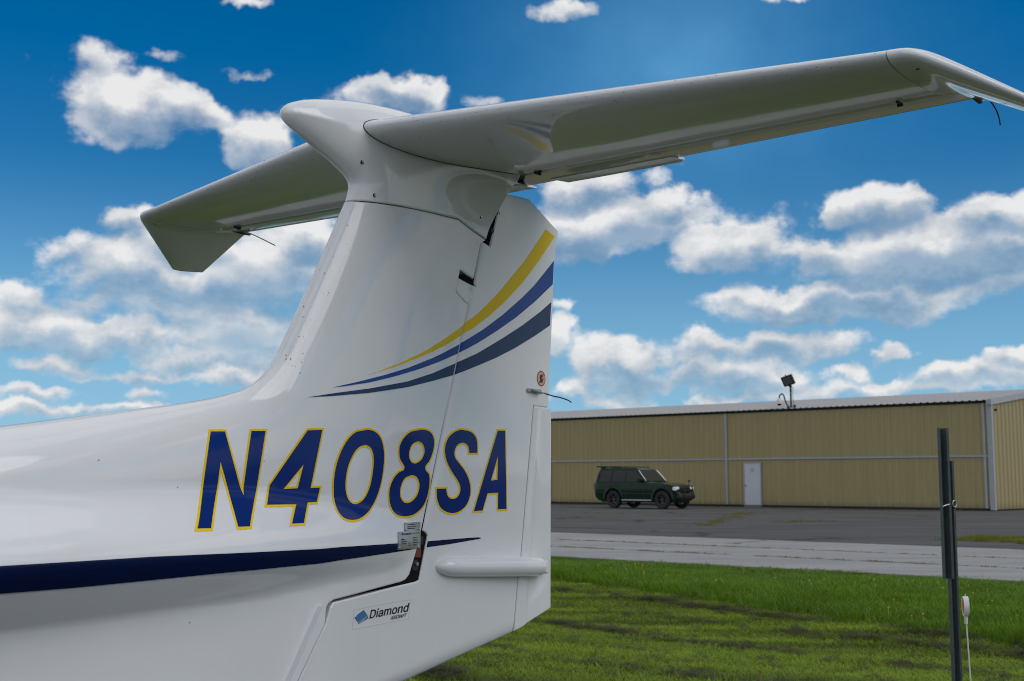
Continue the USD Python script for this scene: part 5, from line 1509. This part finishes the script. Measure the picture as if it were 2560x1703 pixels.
RW = plain("rod_plastic", (0.62, 0.64, 0.55), 0.4)
RR = plain("reflector_red", (0.62, 0.06, 0.03), 0.3)
MY = 5.6
MX = (2402.5 - 1280) / 3065 * MY * 1.004
mg = ground_at(MX, MY)
rm = thing("reflector_marker", "thin pale rod topped by a white-rimmed oval red reflector", "marker", (MX - 0.024, MY, mg), -10)
zt = CAM_Z - mg
lean = 0.004
rod = [(lean * 0, 0, -0.2), (0, 0, zt - 0.63)]
obj("rod", cyl((0.020, 0, -0.2), (0, 0, zt - 0.618), 0.0032, 10), RW, rm)
zc = zt - 0.565
obj("collar", cyl((0, 0, zc - 0.078), (0, 0, zc - 0.038), 0.0065, 12, 0.009), WHITEP, rm)


def oval(r, h, rz, x0, x1):
    m = trimesh.creation.cylinder(radius=1, height=1, sections=36)
    v = m.vertices
    m.vertices = np.stack([x0 + (v[:, 2] + 0.5) * (x1 - x0), v[:, 0] * r, v[:, 1] * rz + h], 1)
    m.fix_normals()
    return m


rimo = trimesh.creation.annulus(0.84, 1.0, 1.0, sections=40)
v = rimo.vertices
rimo.vertices = np.stack([v[:, 2] * 0.022, v[:, 0] * 0.036, v[:, 1] * 0.044 + zc], 1)
rimo.fix_normals()
rr = obj("rim", rimo, WHITEP, rm, smooth=30)
obj("backing", oval(0.0305, zc, 0.0375, -0.004, 0.006), WHITEP, rm, smooth=30)
obj("reflector", oval(0.0300, zc, 0.0370, -0.009, -0.0045), RR, rm, smooth=30)
obj("tip", cyl((0, 0, zc + 0.043), (0.001, 0, zc + 0.053), 0.0022, 6), WHITEP, rm)

# ---------------------------------------------------------------- green four-wheel-drive by the hangar
PAINT = plain("green_car_paint", (0.0030, 0.0155, 0.007), 0.16, spec=0.25)
GLASS = plain("dark_car_glass", (0.006, 0.007, 0.009), 0.06, spec=0.35)
SCREEN = plain("windscreen_wall_tone", (0.050, 0.042, 0.022), 0.12, spec=0.08)  # brown stands in for the tan wall seen through the glass
TYRE = plain("tyre_rubber", (0.014, 0.014, 0.015), 0.8)
RIM = plain("dark_alloy", (0.045, 0.045, 0.05), 0.4, metal=0.5)
PLAST = plain("black_trim", (0.012, 0.012, 0.012), 0.55)
HEADL = plain("headlamp_glass", (0.75, 0.76, 0.78), 0.12)
SILVER = plain("silver_step", (0.55, 0.56, 0.57), 0.3, metal=0.6)
AMBER = plain("red_lamp", (0.20, 0.02, 0.02), 0.25)

mid = np.array([5.63, 55.55]) + EN * 0.82
car0 = mid - EX * 2.485
car = thing("parked_suv", "dark green four-wheel-drive car parked along the hangar front", "car", (car0[0], car0[1], 0.0), BR)
UsdGeom.Xformable(car).AddScaleOp().Set(Gf.Vec3f(1.0, 1.0, 1.05))
CL, ARCH = 4.62, 0.445
prof = [(0.02, 0.50), (0.0, 0.62), (0.02, 0.98), (0.07, 1.12), (0.20, 1.58), (0.27, 1.68), (0.42, 1.735), (1.3, 1.765), (2.1, 1.75), (2.32, 1.725), (2.46, 1.66), (2.98, 1.150), (3.12, 1.110), (3.9, 1.055), (4.30, 1.0), (4.44, 0.93), (4.50, 0.80),
        (4.53, 0.70), (4.60, 0.66), (4.61, 0.48), (4.52, 0.36), (4.3, 0.33), (0.3, 0.33)]
bodyp = shapely.Polygon(prof)
for wx in (1.15, 3.82):
    bodyp = bodyp.difference(shapely.Point(wx, 0.39).buffer(ARCH, 20))


def car_G(x, z):
    x, z = np.asarray(x, float), np.asarray(z, float)
    w = 0.835 + 0.02 * np.exp(-(((z - 0.8) / 0.3) ** 2)) - 0.185 * np.clip((z - 1.08) / 0.68, 0, 2) ** 1.15
    w = w - 0.30 * np.clip((x - 3.75) / 0.85, 0, 1) ** 2.4 - 0.10 * np.clip((0.35 - x) / 0.35, 0, 1) ** 2
    for wx in (1.15, 3.82):                                      # flared arches
        r = np.hypot(x - wx, z - 0.39)
        w = w + 0.045 * np.exp(-(((r - 0.47) / 0.055) ** 2)) * (z > 0.3)
    return np.maximum(w, 0.05) ** 2


V, F, N = body(bodyp, car_G, 0.05, soft=0.07, rings=((0.0, 0.03), (0.006, 0.03), (0.02, 0.035), (0.045, 0.04), (0.075, 0.05)))
raw("body", V, F, N, PAINT, car)
obj("underbody", box(0.3, 4.3, -0.62, 0.62, 0.26, 0.95), PLAST, car)


def car_side(name, pts, mat, off=0.006, parent=car, sides=(-1, 1)):
    for s in sides:
        p = shapely.Polygon(pts)
        if not p.buffer(-0.03).is_empty:
            p = p.buffer(-0.03).buffer(0.03)
        V, F, N = body(p, car_G, 0.06, off=off, soft=0, sides=(s,), rings=((0.0, 0.04), (0.02, 0.04)))
        raw(name, V, F, N, mat, parent)


car_side("side_window", [(0.24, 1.14), (0.98, 1.14), (0.98, 1.60), (0.36, 1.61)], GLASS)
car_side("side_window", [(1.10, 1.14), (1.80, 1.14), (1.80, 1.61), (1.12, 1.62)], GLASS)
car_side("side_window", [(1.88, 1.14), (2.78, 1.14), (2.36, 1.58), (1.88, 1.61)], GLASS)
car_side("belt_moulding", [(0.25, 0.66), (0.66, 0.66), (0.66, 0.71), (0.25, 0.71)], PLAST, 0.012)
car_side("belt_moulding", [(1.64, 0.62), (3.34, 0.62), (3.34, 0.67), (1.64, 0.67)], PLAST, 0.012)
for x0, x1 in ((1.04, 1.052), (1.835, 1.847), (2.84, 2.852)):
    car_side("door_gap", [(x0, 0.46), (x1 + 0.012, 0.46), (x1 + 0.012, 1.12), (x0, 1.12)], PLAST, 0.003)
for x in (1.22, 2.02):
    for s in (-1, 1):
        obj("door_handle", rbox(x, x + 0.17, s * 0.855 - 0.02, s * 0.855 + 0.02, 0.985, 1.025, 0.008), PLAST, car)
for a, b, n_ in (((2.48, 1.645), (2.965, 1.170), "windscreen"), ((0.10, 1.20), (0.205, 1.58), "rear_window")):
    a, b = np.array(a), np.array(b)
    d = (b - a) / np.linalg.norm(b - a)
    nn = np.array([-d[1], d[0]]) * (1 if n_ != "windscreen" else 1)
    if (nn[0] > 0) != (n_ == "windscreen"):
        nn = -nn
    a, b = a + nn * 0.012, b + nn * 0.012
    wa, wb = (0.60, 0.72) if n_ == "windscreen" else (0.68, 0.58)
    q_ = np.array([(a[0], -wa, a[1]), (a[0], wa, a[1]), (b[0], wb, b[1]), (b[0], -wb, b[1])])
    obj(n_, trimesh.convex.convex_hull(np.vstack([q_, q_ - np.array([nn[0], 0, nn[1]]) * 0.008])), SCREEN if n_ == "windscreen" else GLASS, car, smooth=False)
obj("grille", rbox(4.44, 4.545, -0.36, 0.36, 0.74, 0.92, 0.02), PLAST, car)
obj("bumper", rbox(4.30, 4.665, -0.62, 0.62, 0.42, 0.64, 0.06), PLAST, car)
obj("bull_bar", cat(*[tube([(4.66, s * 0.32, 0.48), (4.72, s * 0.32, 0.72), (4.66, s * 0.30, 0.98)], 0.026, 8) for s in (-1, 1)], tube([(4.67, -0.32, 0.95), (4.67, 0.32, 0.95)], 0.024, 8)), PLAST, car)
for s in (-1, 1):
    obj("headlight", rbox(4.24, 4.485, min(s * 0.40, s * 0.735), max(s * 0.40, s * 0.735), 0.77, 0.93, 0.03), HEADL, car)
    obj("indicator", rbox(4.30, 4.60, min(s * 0.47, s * 0.60), max(s * 0.47, s * 0.60), 0.62, 0.69, 0.02), AMBER, car)
    obj("tail_light", rbox(-0.015, 0.10, min(s * 0.62, s * 0.775), max(s * 0.62, s * 0.775), 0.80, 1.08, 0.02), AMBER, car)
    obj("side_step", rbox(1.66, 3.30, s * 0.87 - 0.055, s * 0.87 + 0.055, 0.335, 0.385, 0.02), SILVER, car)
    mr = obj("mirror", rbox(2.62, 2.77, s * 0.955 - 0.09, s * 0.955 + 0.09, 1.12, 1.29, 0.04), PAINT, car)
    obj("pillar_strip", tube([(2.50, s * 0.70, 1.635), (2.95, s * 0.775, 1.185)], 0.022, 6), SILVER, car)
obj("spoiler", cat(rbox(0.02, 0.62, -0.62, 0.62, 1.775, 1.825, 0.02), rbox(0.20, 0.46, -0.5, -0.44, 1.70, 1.79, 0.01), rbox(0.20, 0.46, 0.44, 0.5, 1.70, 1.79, 0.01)), PLAST, car)
obj("roof_rail", cat(*[tube([(0.75, s * 0.56, 1.77), (0.85, s * 0.56, 1.80), (2.1, s * 0.56, 1.785), (2.2, s * 0.56, 1.75)], 0.016, 6) for s in (-1, 1)]), PLAST, car)
obj("fender_mirror", cat(cyl((4.32, 0.55, 0.98), (4.34, 0.57, 1.16), 0.012, 8), rbox(4.30, 4.40, 0.52, 0.63, 1.14, 1.22, 0.02)), PLAST, car)


def wheel_parts():
    ty = trimesh.creation.revolve([(0.24, -0.115), (0.34, -0.125), (0.375, -0.105), (0.388, -0.06), (0.388, 0.06), (0.375, 0.105), (0.34, 0.125), (0.24, 0.115), (0.24, -0.115)], sections=36)
    rim = [trimesh.creation.revolve([(0.0, 0.060), (0.05, 0.075), (0.075, 0.06), (0.075, -0.05), (0.0, -0.05)], sections=20), trimesh.creation.revolve([(0.215, 0.10), (0.245, 0.11), (0.245, -0.10), (0.215, -0.10), (0.215, 0.10)], sections=30)]
    for k in range(6):
        sp = rbox(0.05, 0.225, -0.028, 0.028, 0.03, 0.07, 0.012)
        sp.apply_transform(trimesh.transformations.rotation_matrix(k * math.pi / 3, [0, 0, 1]))
        rim.append(sp)
    return ty, cat(*rim)


for x, y in ((1.15, -0.74), (3.82, -0.74), (1.15, 0.74), (3.82, 0.74), (-0.17, 0.05)):
    ty, ri = wheel_parts()
    if x < 0:
        r_ = trimesh.transformations.rotation_matrix(-math.pi / 2, [0, 1, 0])
        t_ = (x, y, 0.92)
    else:
        r_ = trimesh.transformations.rotation_matrix(math.pi / 2 * (1 if y < 0 else -1), [1, 0, 0])
        t_ = (x, y, 0.388)
    for m in (ty, ri):
        m.apply_transform(r_)
        m.apply_translation(t_)
    w_ = obj("wheel" if x > 0 else "spare_wheel", ty, TYRE, car)
    obj("rim", ri, RIM, w_)
